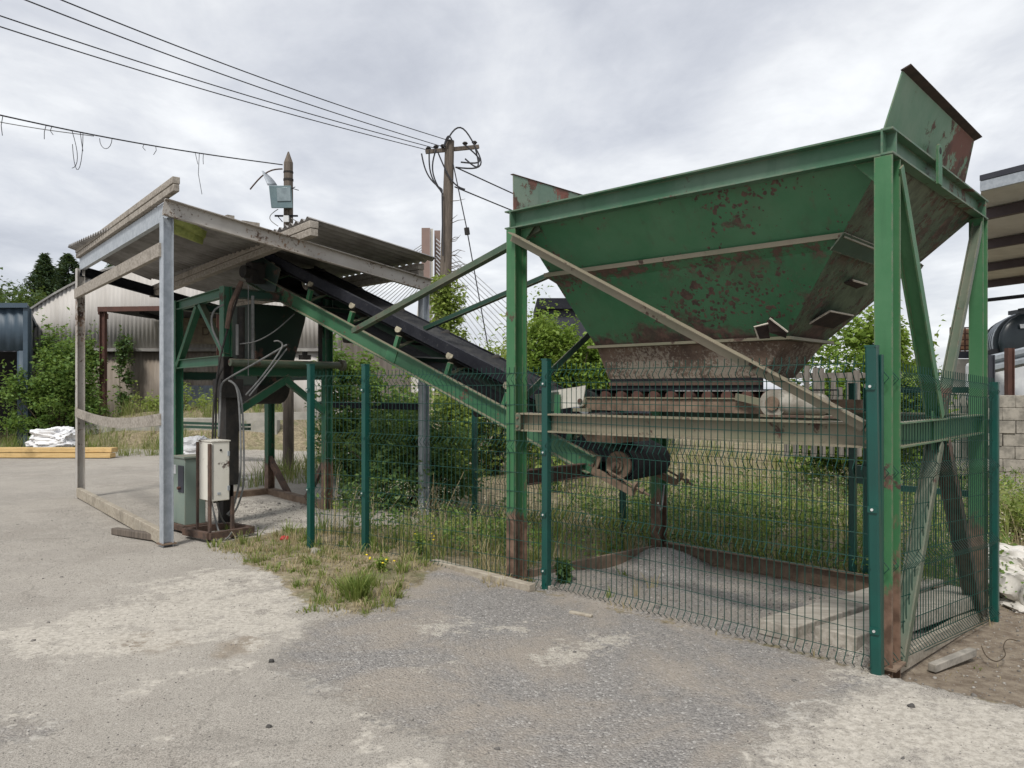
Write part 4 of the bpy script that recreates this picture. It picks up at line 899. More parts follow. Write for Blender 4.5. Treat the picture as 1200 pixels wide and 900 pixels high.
for q in ((P(494,180,20.8),P(518,222,20.8),.1,Vector((-.1,0,0))),(P(503,176,20.8),P(518,225,20.8),.1,Vector((-.12,0,0))),(P(511,175,20.8),P(519,228,20.8),0,Vector((-.18,0,0))),(P(520,172,20.8),P(556,170,20.8),-.5,Vector((0,0,0))),
          (P(556,171,20.8),P(534,196,20.8),.25,Vector((.4,0,0))),(P(545,170,20.8),P(540,190,20.8),.2,Vector((.45,0,0))),(P(513,178,20.8),P(545,222,20.8),.25,Vector((.0,0,0))),(P(518,222,20.75),P(519,300,20.75),0,Vector((0,0,0))),(P(530,165,20.8),P(520,172,20.8),-.2,Vector((0,0,0))),(P(557,174,20.8),P(545,186,20.8),.35,Vector((.2,0,0)))):
    MB().tube(curve(q[0],q[1],q[2],12,q[3]), .022, 6).build('jumper_cable', M['cable'], PP)
pts = clump_pts(np.array([P(random.uniform(506,538), y, 20.7)[:] for y in np.linspace(328,420,60)]), 45, .26)
leaves('ivy', pts, .13, M['bush_y'], PP)
for k in range(22):
    y = random.uniform(235,420); x0 = 528 if y < 330 else 532; ln = random.uniform(6,20)
    MB().tube([P(x0,y,20.8), P(x0+ln*.5,y-random.uniform(0,4),20.7), P(x0+ln,y-random.uniform(-3,9),20.6)], [.012,.009,.004], 4).build('twig', M['stem'], PP)
gw = MB().tube([P(531,192,20.9), P(547,268,20.6), P(548,274,20.6), P(578,440,20.0), P(581,470,19.9)], .016, 5).build('guy_wire', M['cable'], PP)
MB().cyl(P(546.7,267,20.6), P(547.8,275,20.6), .07, 8).build('guy_insulator', M['dark'], PP)
def wire(name, label, p0, p1, sag, r=.016, n=24):
    o = MB().tube(curve(p0,p1,sag,n), r, 5).build(name, M['cable'], None); return tag(o, label, 'cable', None)
lead = [(0,5,502,176,'lowest of the four overhead wires from crossarm toward upper left'),(20,-1,511,174,'second lowest overhead wire running from crossarm toward upper left'),(92,-2,519,172,'third overhead wire from the bottom running toward upper left'),(132,-2,527,165,'topmost overhead wire running from pole top toward upper left')]
for x, y, x1, y1, lb in lead:
    p1 = P(x1,y1,20.9); p0 = P(x,y,12.0); e = p1+(p0-p1)*1.9; wire('overhead_wire', lb, p1, e, .35, .011, 40)
wire('overhead_wire', 'overhead wire leaving the tall pole to the right, upper one', P(534,196,21), P(760,292,34), .1, .02)
wire('overhead_wire', 'overhead wire leaving the tall pole to the right, lower one', P(533,219,21), P(760,305,34), .1, .02)
p1, p0 = P(331,193,14.6), P(0,122,10.4); e = p1+(p0-p1)*1.6
TW = thing('telephone_wire', 'ragged drooping wire with hanging strands running left from the short pole', 'cable', Vector((p1.x,p1.y,p1.z)))
wl = curve(p1, e, .16, 40); MB().tube(wl, .011, 5).build('main_strand', M['cable'], TW)
def wat(px):
    return min((wl[i].lerp(wl[i+1],t) for i in range(len(wl)-1) for t in np.linspace(0,1,6)), key=lambda p: abs(600+F*p.x/p.y-px))
for px, ln, lp in ((2,.27,0),(55,.2,.0),(60,.12,0),(83,.55,1),(93,.28,0),(98,.55,2),(130,.2,3),(170,.1,0),(182,.14,0),(228,.2,0),(233,.7,0),(238,.18,0)):
    a = wat(px)
    if lp == 0: pts = [a, a+Vector((random.uniform(-.03,.03),0,-ln*.5)), a+Vector((random.uniform(-.05,.05),0,-ln))]
    elif lp == 1: pts = [a+Vector((.16*math.sin(t)*.5-.0, 0, -ln*math.sin(t/2)**1.0*1.0)) for t in np.linspace(0,math.pi,9)]
    elif lp == 2: pts = [a+Vector((-.16*(1-math.cos(t))*.5, 0, -ln*math.sin(t))) for t in np.linspace(0,math.pi*.9,11)]
    else: pts = [a+Vector((-.19*(1-math.cos(t))*.5+.0, 0, -.16*math.sin(t))) for t in np.linspace(0,math.pi,9)]
    MB().tube(pts, .005, 5).build('hanging_strand', M['cable'], TW)
tw2 = [wat(x)-Z*(.10*math.sin(math.pi*(x+200)/330)) for x in np.linspace(-120,110,12)]
MB().tube(tw2, .006, 4).build('hanging_strand', M['hose'], TW)

# ------------------------------------------------------------------ bridge far behind
BR = thing('cable_stayed_bridge', 'distant cable-stayed bridge with red brown twin pylon beyond the pole', 'bridge', Vector((P(505,457,150).x,150,0)))
def colm(x0, x1, y0, y1, Y, dy): return MB().hexa([P(x0,y1,Y),P(x1,y1,Y),P(x1,y1,Y+dy),P(x0,y1,Y+dy)], [P(x0,y0,Y),P(x1,y0,Y),P(x1,y0,Y+dy),P(x0,y0,Y+dy)])
colm(494,504,267,460,150,3).build('pylon_leg', M['pylon'], BR); colm(504.2,507.5,268,460,150.5,3).build('pylon_face', M['pylon_pale'], BR)
colm(509,516,270,460,154,3).build('pylon_leg', M['pylon'], BR); MB().hexa([P(480,460,149),P(489,460,149),P(489,460,151),P(480,460,151)],[P(491,345,149),P(495,345,149),P(495,345,151),P(491,345,151)]).build('pylon_leg', M['pylon_pale'], BR)
for k in range(16):
    t = k/15; top = P(494, 287+46*t, 150); end = P(330+120*t, 393, 158-4*t); MB().tube([top,end], .10, 4).build('stay_cable', M['stay'], BR)
    top = P(511, 280+70*t, 151); end = P(700-150*t, 452, 150); MB().tube([top,end], .10, 4).build('stay_cable', M['stay'], BR)
MB().bar(P(300,452,162), P(760,452,148), 8, 1.2).build('deck', M['pylon_pale'], BR)

# ------------------------------------------------------------------ buildings on the left
yb = 26.0
def bx(px, Y=yb): return (px-600)/F*Y
bn = thing('corrugated_barn', 'big pale grey corrugated barn with curved gable behind the canopy', 'barn', Vector((bx(218),yb,0)))
x0, x1 = bx(36), bx(400); cx, hw = (x0+x1)/2, (x1-x0)/2
def arc(x): u = abs(x-cx)/hw; return 4.25+(6.1-4.25)*(1-u**2.0)
def wallg(xa, xb, zf, zt_, Y, wl=.14, amp=.016, nz_=1):
    n = int((xb-xa)/wl*4); return MB().grid(lambda s_, t_: Vector((xa+(xb-xa)*s_, Y-amp*math.sin(2*math.pi*(xb-xa)*s_/wl), zf(xa+(xb-xa)*s_)*(1-t_)+zt_(xa+(xb-xa)*s_)*t_)), n, nz_)
wallg(x0, x1, lambda x: 2.95, arc, yb-.06).build('gable_wall', M['barn'], bn, solid=.01)
wallg(x0, x1, lambda x: -.2, lambda x: 3.0, yb+.04).build('lower_wall', M['barn_low'], bn, solid=.01)
wallg(bx(205), bx(262), lambda x: -.2, lambda x: 1.75, yb-.02).build('lower_wall', M['barn_blue'], bn, solid=.01)
wallg(bx(330), x1, lambda x: -.2, lambda x: 2.9, yb-.04, .32).build('lower_wall', M['barn'], bn, solid=.01)
MB().bar(Vector((x0,yb-.12,2.95)), Vector((x1,yb-.12,2.95)), .16, .10).build('ledge', M['barn_edge'], bn)
mb = MB(); 
for i in range(24):
    xa, xb = x0+(x1-x0)*i/24, x0+(x1-x0)*(i+1)/24; mb.hexa([(xa,yb-.15,arc(xa)),(xb,yb-.15,arc(xb)),(xb,yb+18,arc(xb)),(xa,yb+18,arc(xa))], [(xa,yb-.15,arc(xa)+.07),(xb,yb-.15,arc(xb)+.07),(xb,yb+18,arc(xb)+.07),(xa,yb+18,arc(xa)+.07)])
mb.build('roof', M['barn_edge'], bn)
for xs in (x0, x1-.05): MB().bar(Vector((xs,yb+.1,2.0)), Vector((xs,yb+18,2.0)), .1, 4.4).build('side_wall', M['barn_low'], bn)
yl = 22.5
ln = thing('lean_to', 'low open lean-to with rusty roof edge standing against the barn', 'shelter', Vector((bx(190,yl),yl+1,0)))
MB().hexa([P(116,364,yl),P(262,362,yl),Vector((bx(262,yl)+.4,yb-.2,4.0)),Vector((bx(118,yl)-.1,yb-.2,4.0))], [P(116,361,yl),P(262,359,yl),Vector((bx(262,yl)+.4,yb-.2,4.10)),Vector((bx(118,yl)-.1,yb-.2,4.10))]).build('roof', M['dark_clad'], ln)
MB().bar(P(115,362.5,yl-.08), P(263,360.5,yl-.08), .08, .14).bar(P(116,365,yl-.03), P(126,371,yb-.6), .06, .16).build('roof_edge', M['brown_steel'], ln)
for x in (121, 258): MB().ibeam(P(x,498,yl), P(x,364,yl), .15, .15, .015).build('post', M['brown_steel'], ln)
MB().bar(P(165,366,yl+.3), P(190,374,yb-.6), .07, .12).build('rafter', M['black_steel'], ln)
# tan boarded band with old lettering, inside the lean-to
sg = thing('faded_sign', 'faded tan board with worn brown letters DG under the lean-to', 'sign', P(235,405,25.6))
MB().plate([P(205,402,25.6),P(258,403,25.6),P(258,372,25.6),P(205,372,25.6)], .06).build('board', M['tan_wall'], sg)
MB().plate([P(234,395,25.52),P(258,395,25.52),P(258,381,25.52),P(234,381,25.52)], .04).build('panel', M['tan_wall'], sg)
cu = bpy.data.curves.new('letters', 'FONT'); cu.body = 'DG'; cu.size = .40; cu.extrude = .006
to = bpy.data.objects.new('letters_source', cu); COL.objects.link(to); bpy.context.view_layer.update()
lm = bpy.data.meshes.new_from_object(to.evaluated_get(bpy.context.evaluated_depsgraph_get())); bpy.data.objects.remove(to)
lo_ = bpy.data.objects.new('letters', lm); COL.objects.link(lo_); lm.materials.clear(); lm.materials.append(M['letter']); lo_.parent = sg
lo_.rotation_euler = (math.pi/2,0,0); lo_.location = P(236,393,25.49)-WORLD[sg]
ys = 20.0
sh = thing('blue_shed', 'blue grey clad shed with a dark open doorway at far left', 'shed', Vector((bx(5,ys),ys,0)))
sa, sb = bx(-150,ys), bx(30,ys); zt_ = P(0,361,ys).z
da, db = bx(-60,ys), bx(20,ys); dzt = P(0,411,ys).z; ofs = bx(38,27)-sb
wallg(sa, sb, lambda x: dzt, lambda x: zt_+.03, ys, .25, .02).build('wall', M['blue_shed'], sh, solid=.01)
wallg(db, sb, lambda x: -.1, lambda x: dzt, ys, .25, .02).build('wall', M['blue_shed'], sh, solid=.01)
wallg(sa, da, lambda x: -.1, lambda x: dzt, ys, .25, .02).build('wall', M['blue_shed'], sh, solid=.01)
MB().bar(Vector((sb+.03,ys-.02,-.1)), Vector((sb+.03,ys-.02,zt_+.05)), .12, .08, Vector((0,1,0))).build('corner_trim', M['blue_shed'], sh)
MB().plate([Vector((sb+.05,ys+.1,-.1)),Vector((sb+ofs,27,-.1)),Vector((sb+ofs,27,zt_)),Vector((sb+.05,ys+.1,zt_))], .06).build('side_wall', M['blue_shed'], sh)
MB().hexa([(sa,ys-.12,zt_),(sb+.12,ys-.12,zt_),(sb+ofs+.2,27,zt_),(sa+ofs,27,zt_)],[(sa,ys-.12,zt_+.12),(sb+.12,ys-.12,zt_+.12),(sb+ofs+.2,27,zt_+.12),(sa+ofs,27,zt_+.12)]).build('roof', M['blue_shed'], sh)
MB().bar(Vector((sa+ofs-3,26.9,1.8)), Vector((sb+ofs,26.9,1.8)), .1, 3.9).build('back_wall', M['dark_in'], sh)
MB().bar(Vector((db,ys+.05,dzt)), Vector((da,ys+.05,dzt)), .06, .05).build('door_lintel', M['dark_clad'], sh)

# objects in the yard left
def lumpy(name, c, rx, ry, rz, mat, label, cat, seed, nu=44, nv=24, crease=0.0):
    mb = MB().ball((0,0,0), 1, 1, 1, nu, nv); out = []
    for v in mb.v:
        p = Vector(v); k = 1+.30*mnoise.noise(p*1.6+Vector((seed,0,0)))+.10*abs(mnoise.noise(p*4.5+Vector((0,seed,0))))-.07*abs(mnoise.noise(p*8+Vector((0,0,seed))))
        q = Vector((math.copysign(abs(p.x)**.7,p.x)*rx, math.copysign(abs(p.y)**.7,p.y)*ry, max(p.z,-.55)*rz))
        if crease:
            w = p+.5*Vector((mnoise.noise(p*1.3+Vector((seed,3,0))), mnoise.noise(p*1.3+Vector((7,seed,0))), mnoise.noise(p*1.3+Vector((0,1,seed)))))
            k += crease*(.55-1.6*abs(mnoise.noise(w*2.4+Vector((seed,seed,0))))-.8*abs(mnoise.noise(w*5.0+Vector((0,seed,2)))))
            q.z += rz*.5*max(0, abs(p.x)-.55)*(1 if p.z > 0 else 0)
        out.append(tuple(q*k+Vector(c)))
    mb.v = out; o = mb.build(name, mat, None); return tag(o, label, cat)
c = P(64,511,18.9); lumpy('bulk_bag', c-Z*.08, .58, .4, .27, M['bag'], 'slumped white bulk bag on the grass below the leafy bush', 'bag', 3, 90, 50, .20)
c = G(222,535,.1); lumpy('bulk_bag', P(226,528,12.5), .32, .25, .20, M['bag'], 'crumpled white sack visible just behind the white control cabinet', 'bag', 8, 80, 44, .24)
c = P(1196,688,6.6); lumpy('bulk_bag', c+Vector((.14,0,.05)), .34, .5, .26, M['bag_old'], 'dusty white sack on the dirt outside the right fence, upper one', 'bag', 5, 90, 50, .18)
c = P(1200,712,6.3); lumpy('bulk_bag', c+Vector((.20,0,-.06)), .32, .3, .15, M['bag_old'], 'dusty white sack at bottom right by the fence, lower one', 'bag', 12, 90, 50, .18)
lumpy('plastic_sheet', P(295,565,13.6), .28, .2, .09, M['bag_old'], 'crumpled pale plastic sheet on ground between tower legs', 'sheet', 15, 70, 36, .35)
for k, (y0, y1, dY) in enumerate(((532.5,527.5,0),(539.5,533,.0))):
    zc = .19 if k == 0 else .07; p0, p1 = Vector((bx(-40,18.1),18.1,zc)), Vector((bx(135 if k else 134.5,18.1),18.1-.1*k,zc))
    o = MB().bar(p0, p1, .30-.06*k, .105).build('timber_beam', M['timber_new'], None, bevel=.006); tag(o, ('new yellow timber beam lying on top of the other at left','new yellow timber beam at the bottom of pair on ground at left')[k], 'timber', None)
# rails and low concrete edge below the mound
for k, y in enumerate((495,499.5)):
    o = MB().bar(P(205,y,18.5-k*.2), P(292,y+3,17.2-k*.2), .10, .06).build('steel_rail', M['green_dark'], None); tag(o, ('upper long green steel bar stored below the mound behind cabinet','lower long green steel bar stored below the mound behind cabinet')[k], 'steel bar')
o = MB().box((bx(212,20.4),20.4,.55), 5.2, .3, .62, 0).build('retaining_wall', M['concrete'], None, bevel=.02); tag(o, 'low concrete retaining wall at the front of earth mound before the barn', 'wall')
o = MB().bar(P(255,489,16.8)-Z*.0, P(420,486,15.8), .3, .16).build('concrete_lintel', M['concrete'], None); tag(o, 'long pale concrete beam lying behind the tower legs', 'concrete beam')

# ------------------------------------------------------------------ mid background behind the conveyor
db_ = thing('dark_building', 'dark clad flat roofed building partly hidden by ivy behind the hopper', 'building', Vector((P(670,457,19).x,19,0)))
MB().box((P(715,400,19).x,20.5,1.5), 3.2, 3.0, 4.3, 0).build('wall', M['dark_clad'], db_)
MB().box((P(712,352,19).x,20.5,3.72), 3.5, 3.3, .28, 0).build('roof', M['black_steel'], db_, bevel=.02)
MB().bar(P(612,470,17.5), P(640,430,17.5), .5, .9).build('panel', M['dark_clad'], db_)
hoarding = thing('boarded_fence', 'dark panel fence under the ivy at the back of the enclosure', 'fence', P(690,480,14))
MB().plate([P(640,500,14),P(725,500,14),P(725,408,14),P(640,408,14)], .05).build('panel', M['dark_clad'], hoarding)
for x in (633, 687, 716): MB().bar(P(x,505,13.9), P(x,430,13.9), .11, .11, Vector((0,1,0))).build('post', M['concrete'], hoarding)
pal = thing('paling_fence', 'old grey paling fence with gaps behind the hopper at right', 'fence', P(970,500,11.5))
for k, x in enumerate(np.arange(922,1052,10.5)):
    MB().bar(P(x,535,11.5), P(x+random.uniform(-3,3),428+random.uniform(0,26),11.5), .07+.03*random.random(), .025, Vector((0,1,0))).build('pale', M['wood_old'], pal)
for y in (440,505): MB().bar(P(912,y,11.6), P(1055,y,11.6), .06, .08).build('rail', M['wood_old'], pal)

# ------------------------------------------------------------------ right background
rb = thing('open_barn_roof', 'large open sided shed roof with pale lining seen at right edge', 'canopy', P(1230,470,14))
E0, E1, F0_, F1 = P(1150,222,14), P(1290,190,14), P(1140,333,24), P(1290,303,24)
E1 = Vector((E0.x+1.9,E0.y-3.9,E0.z)); F1 = Vector((F0_.x+1.5,F0_.y-3.6,F0_.z))
E2, F2 = E1, F1
MB().hexa([E0,E2,F2,F0_], [p+Z*.06 for p in (E0,E2,F2,F0_)]).build('roof_sheet', M['underside'], rb)
MB().bar(E0+Z*.05, E2+Z*.05, .08, .18).build('fascia', M['galv'], rb); MB().bar(E0+Z*.2, E2+Z*.2, .10, .10).build('gutter', M['dark_clad'], rb)
for t in (.14,.42,.70,.97):
    MB().bar(E0.lerp(F0_,t)-Z*.12, E2.lerp(F2,t)-Z*.12, .13, .20).build('purlin', M['beam_br'], rb)
MB().tube([F0_-Z*.25+Vector((.0,0,.15)), F0_-Z*.42, F0_-Z*.52+Vector((.25,0,0)), F2-Z*.55], .06, 8).build('gutter_pipe', M['black_steel'], rb)
for p in (E2, F2): MB().ibeam(Vector((p.x+.1,p.y,-.2)), p-Z*.3, .2, .2, .015).build('post', M['beam_br'], rb)
yt = 15.0
tk = thing('slurry_tanker', 'black green cylindrical tank with ribs on wheeled frame behind the block wall', 'tank', Vector((P(1195,440,yt).x,yt,.6)))
tc = P(1204,401,yt); ax = Vector((.42,.90,0)).normalized(); rr = .57
MB().cyl(tc, tc+ax*2.4, rr, 36).ball(tc, rr*.985, .14, rr*.985, 36, 10).build('barrel', M['tank'], tk)
for k in range(6):
    q = tc+ax*(.04+k*.30)
    mb = MB(); n = 32; d, sd, u2 = mb.frame(q-ax, q, (0,0,1)); ring = [q+sd*(rr+.015)*math.cos(2*math.pi*i/n)+u2*(rr+.015)*math.sin(2*math.pi*i/n) for i in range(n+1)]
    mb.tube(ring, .018, 5).build('rib', M['galv'] if k < 4 else M['tank'], tk)
MB().box(tc+Z*(rr+.03)+ax*.2, .5, .3, .08).bar(tc+Z*(rr+.08)+Vector((-.12,0,0)), tc+Z*(rr+.11)+Vector((.16,0,0)), .2, .03).build('hatch', M['tank'], tk)
MB().plate([tc+Vector((-.24,-.16,.26)),tc+Vector((-.10,-.18,.26)),tc+Vector((-.10,-.16,.34)),tc+Vector((-.24,-.14,.34))], .01).build('label_plate', M['white_plastic'], tk)
MB().box(tc+Vector((-.02,-.2,.05)), .12, .08, .13).build('gauge', M['white_plastic'], tk)
MB().box(tc+Vector((.1,.3,-rr-.05)), 1.3, 1.2, .16).box(tc+Vector((.1,.3,-rr+.05)), 1.0, .9, .1).build('chassis', M['black_steel'], tk)
MB().tube([tc+Vector((-.38,-.3,-.62))+Vector((.16*math.cos(t),0,.10*math.sin(t))) for t in np.linspace(0,2*math.pi*.9,14)], .022, 6).build('hose', M['white_plastic'], tk)
MB().cyl(tc+Vector((-.55,.1,-.42)), tc+Vector((-.42,.45,-.42)), .30, 24).build('wheel', M['rubber'], tk)
gr = thing('crash_barrier', 'corrugated galvanised guard rail on brown posts in front of the tank', 'barrier', P(1185,455,13.2))
yr = 13.2
r0, r1 = P(1146,430,yr+.6), P(1260,404,yr-.6)
MB().ext(r0, r1, [(-.02,-.16),(.05,-.12),(.05,-.05),(-.02,0),(.05,.05),(.05,.12),(-.02,.16),(-.035,.16),(.03,.115),(.03,.055),(-.035,.0),(.03,-.055),(.03,-.115),(-.035,-.16)]).build('rail', M['galv'], gr)
for x, m in ((1160,'dark_clad'),(1183,'brown_steel')): MB().ibeam(P(x,470,yr-.15), P(x,408 if x>1170 else 416,yr-.15), .11, .11, .012).build('post', M[m], gr)
wt = MB().box((P(1200,440,14).x,14.2,1.75), 1.5, .8, .75).build('water_container', M['white_plastic'], None, bevel=.08); tag(wt, 'pale plastic container standing behind the guard rail below the tank', 'container')
bw = thing('block_wall', 'pale concrete block retaining wall below the guard rail at right edge', 'wall', P(1195,500,12.5))
rnd = random.Random(4)
w0, wd = P(1158,505,12.9), Vector((.93,-.36,0)); w0.z = 0
for r_ in range(8):
    mb = MB()
    for k in range(10):
        q = w0+wd*(k*.375+(.18 if r_%2 else 0)); mb.box((q.x+rnd.uniform(-.01,.01),q.y+rnd.uniform(-.015,.015),-.18+r_*.212+.105), .37, .25, .207, math.atan2(wd.y,wd.x))
    mb.build('block_course', M['block'], bw, bevel=.008)
pf = MB().box((P(1215,450,16).x,17.2,.75), 6.5, 4.0, 1.7, 0).build('loading_platform', M['concrete'], None); tag(pf, 'raised concrete platform carrying the tank and container at right', 'platform')
ib = thing('liquid_container', 'caged bulk liquid container with rusty orange contents left of the tank', 'container', P(1128,440,17))
MB().hexa([P(1114,411,17),P(1142,411,17),P(1144,411,18),P(1116,411,18)],[P(1114,385,17),P(1142,385,17),P(1144,385,18),P(1116,385,18)]).build('bottle', M['orange_box'], ib, bevel=.03)
mb = MB()
for x in np.linspace(1113.5,1142.5,6): mb.cyl(P(x,412,16.95), P(x,384,16.95), .015, 6)
for y in np.linspace(384,412,5): mb.cyl(P(1113.5,y,16.94), P(1142.5,y,16.94), .015, 6)
mb.build('cage', M['brown_steel'], ib)
MB().hexa([P(1112,420,16.9),P(1144,420,16.9),P(1145,420,18),P(1113,420,18)],[P(1112,412,16.9),P(1144,412,16.9),P(1145,412,18),P(1113,412,18)]).build('pallet', M['dark_clad'], ib)
o = MB().hexa([P(1108,470,16.8),P(1150,470,16.8),P(1150,470,18.2),P(1108,470,18.2)],[P(1108,420.5,16.8),P(1150,420.5,16.8),P(1150,420.5,18.2),P(1108,420.5,18.2)]).build('grey_crate', M['concrete'], None); tag(o, 'grey block crate directly beneath the caged liquid container', 'crate')

# ------------------------------------------------------------------ loose things near the camera
for k, (p, q, w, h, m, lb) in enumerate((
    (G(908,739,.05), G(1088,683,-.04), .25, .10, 'sleeper', 'rear long grey sleeper lying across the gravel inside the fence corner'),
    (G(978,750,.05), G(1132,697,-.04), .27, .11, 'sleeper', 'front long grey sleeper lying across gravel nearest the corner post'))):
    o = MB().bar(p, q, w, h).build('sleeper', M[m], None, bevel=.010); tag(o, lb, 'sleeper')
o = MB().bar(G(508,659,.03), G(624,689,.03), .075, .06).build('plank', M['wood_ground'], None, bevel=.006); tag(o, 'weathered grey plank lying along the fence foot left of the leg', 'plank')
q = ab(AL-.05,.05)
for k, (p, q, w, h, lb) in enumerate(((G(668,719), G(694,724), .035, .02, 'thin broken wood splinter on gravel below the second fence post'), (G(632,686), G(650,692), .06, .035, 'small white painted wood scrap at foot of the fence post'), (G(1092,785,-.1), G(1140,766,-.1), .05, .05, 'broken concrete lump edge lying on brown dirt beside the slab'))):
    o = MB().bar(p+Z*.012, q+Z*.012, w, h).build('scrap', M['wood_ground'] if k == 0 else M['block'], None, bevel=.005); tag(o, lb, 'debris')
lumpy('wrapper', G(334,633)+Z*.02, .05, .03, .03, M['red'], 'small crumpled red wrapper on the dry grass by fence post', 'litter', 2, 14, 8)
lumpy('rock', G(370,651)+Z*.03, .055, .04, .045, M['block'], 'pale rock on the grass verge next to leftmost fence post', 'rock', 9, 14, 8)
for k, (x, y, s_, lb) in enumerate(((318,776,.026,'dark stone at left tip of the grey gravel patch'),(315,853,.022,'dark pebble on smooth concrete at bottom left of middle'),(1068,830,.03,'grey stone on the pale concrete just below the corner post'))):
    lumpy('rock', G(x,y)+Z*s_*.3, s_*.6, s_*.5, s_*.45, M['dark_stone'], lb, 'rock', 20+k, 12, 7)
tw = MB()
_rk = [G(1150,757,-.09), G(1156,769,-.09), G(1168,775,-.088), G(1178,768,-.085), G(1176,757,-.088), G(1182,749,-.095), G(1195,752,-.1)]
o = MB().tube([.5*(2*_rk[k]+(_rk[k+1]-_rk[max(k-1,0)])*t+(2*_rk[max(k-1,0)]-5*_rk[k]+4*_rk[k+1]-_rk[min(k+2,6)])*t*t+(3*_rk[k]-_rk[max(k-1,0)]-3*_rk[k+1]+_rk[min(k+2,6)])*t**3) for k in range(6) for t in (0,.25,.5,.75)], .0035, 5).build('root', M['stem'], None); tag(o, 'thin curled root on the bare brown dirt at right', 'root')

# ------------------------------------------------------------------ loose stones (uncountable)
ico = [(0,.526,.851),(0,-.526,.851),(0,.526,-.851),(0,-.526,-.851),(.526,.851,0),(-.526,.851,0),(.526,-.851,0),(-.526,-.851,0),(.851,0,.526),(-.851,0,.526),(.851,0,-.526),(-.851,0,-.526)]
icf = [(0,1,8),(0,9,1),(0,8,4),(0,4,5),(0,5,9),(1,6,8),(1,9,7),(1,7,6),(2,10,3),(2,3,11),(2,4,10),(2,5,4),(2,11,5),(3,10,6),(3,6,7),(3,7,11),(8,10,4),(6,10,8),(5,11,9),(7,9,11)]
def stones(name, pts, size):
    n = len(pts); b = np.array(ico); sc = size[:,None]*rng.uniform(.6,1.3,(n,3))*np.array([1,1,.65])
    v = b[None]*sc[:,None,:]*rng.uniform(.75,1.2,(n,12,1)); an = rng.uniform(0,6.28,n); c, s = np.cos(an)[:,None], np.sin(an)[:,None]
    x = v[:,:,0]*c-v[:,:,1]*s; y = v[:,:,0]*s+v[:,:,1]*c; v = np.stack([x,y,v[:,:,2]],2)+pts[:,None,:]
    f = (np.arange(n)[:,None,None]*12+np.array(icf)[None]).reshape(-1,3); o = raw_mesh(name, v.reshape(-1,3), f, M['stone']); return tag(o, kind='stuff')
def scatter(n, x0, x1, y0, y1): return rng.uniform(x0,x1,n), rng.uniform(y0,y1,n)
X, Y = scatter(60000, -3, 4, 2.8, 8); sd = np.max([poly_sd(X,Y,p) for p in GRAVEL[:1]],0); a_, b_ = to_ab(X,Y); sd2 = np.minimum(np.minimum(a_,2.9-a_),np.minimum(b_+.1,2.2-b_))
keep = (np.maximum(sd,sd2)+.35*vnoise(X,Y,2.5,6) > .02)&(rng.uniform(0,1,len(X)) < np.where(sd2 > 0,.55,.22)); X, Y = X[keep], Y[keep]
sz = rng.uniform(.002,.005,len(X))*np.where(rng.uniform(0,1,len(X)) > .985,3.0,1); sb_ = np.minimum(np.minimum(to_ab(X,Y)[0],2.9-to_ab(X,Y)[0]),np.minimum(to_ab(X,Y)[1]+.1,2.2-to_ab(X,Y)[1])); sz = sz*np.where(sb_ > 0, rng.uniform(1.1,2.3,len(X)), 1.0); stones('gravel', on_ground(X,Y)+np.array([0,0,.011]), sz)
X, Y = scatter(16000, -6, 4.4, 2.8, 11); k = (Y > np.abs(X)*1.3); X, Y = X[k], Y[k]; stones('grit', on_ground(X,Y)+np.array([0,0,.011]), rng.uniform(.002,.0055,len(X))*np.where(rng.uniform(0,1,len(X)) > .985,3.0,1))

X, Y = scatter(5000, 2.1, 6, 3.6, 8); a_, b_ = to_ab(X,Y); k = (a_ < -.05)&(b_ > -.16)&(b_ < 3)&(rng.uniform(0,1,len(X)) < .5); X, Y = X[k], Y[k]
X2, Y2 = scatter(1500, -4.2, -2.0, 8.4, 11); X, Y = np.concatenate([X,X2]), np.concatenate([Y,Y2])
stones('rubble', on_ground(X,Y)+np.array([0,0,.012]), rng.uniform(.003,.011,len(X))*np.where(rng.uniform(0,1,len(X)) > .97,2.6,1))
# ------------------------------------------------------------------ grass and weeds
def inzone(n, x0,x1,y0,y1, fn):
    X, Y = scatter(n,x0,x1,y0,y1); k = fn(X,Y); return X[k], Y[k]
TB = {'grass': [], 'dry_grass': []}
def sow(n, x0,x1,y0,y1, fn, h0, h1, dryp, per=(8,26), spread=.05):
    """grass in tufts: every tuft is a fan of blades from one foot"""
    X, Y = inzone(n,x0,x1,y0,y1,fn)
    for x, y in zip(X, Y):
        k = random.randint(*per); dry = random.random() < dryp; h = random.uniform(h0,h1)*(1+.6*float(vnoise(x,y,1.1,9))); sp = spread*random.uniform(.5,1.6)
        if dry: k = max(3, k//2)
        a = rng.uniform(0,6.283,k); q = rng.uniform(0,1,k)
        TB['dry_grass' if dry else 'grass'].append(np.stack([x+sp*q*np.cos(a), y+sp*q*np.sin(a), np.zeros(k), np.cos(a)*q, np.sin(a)*q, h*rng.uniform(.45,1.1,k)], 1))
def bank(X,Y): return (poly_sd(X,Y,SOILB[0])+.6*vnoise(X,Y,2.2,4)+.25*vnoise(X,Y,9,6) > .02)&(vnoise(X,Y,3.2,12) > -.3)
sow(3600,-3.6,.3,5.2,8.6,bank,.02,.10,.74,(6,20),.05)
sow(2200,-3.6,.3,5.2,8.6,bank,.015,.04,.97,(6,14),.13)
sow(330,-3.6,.3,5.2,8.6,bank,.08,.2,.62,(6,18),.04)
def rear(X,Y):
    a,b = to_ab(X,Y); bay = (a > -.1)&(a < 3.0)&(b < 2.25)&(b > -.2); return (b > .02)&(a < 6.3)&(a > .3)&~bay&(vnoise(X,Y,1.6,14)+.5 > rng.uniform(0,.55,len(X)))
sow(900,-4,4.5,6.2,11.5,rear,.12,.45,.55)
sow(260,-2.5,2.5,6.2,9.0,rear,.45,.85,.9,(3,8),.03)
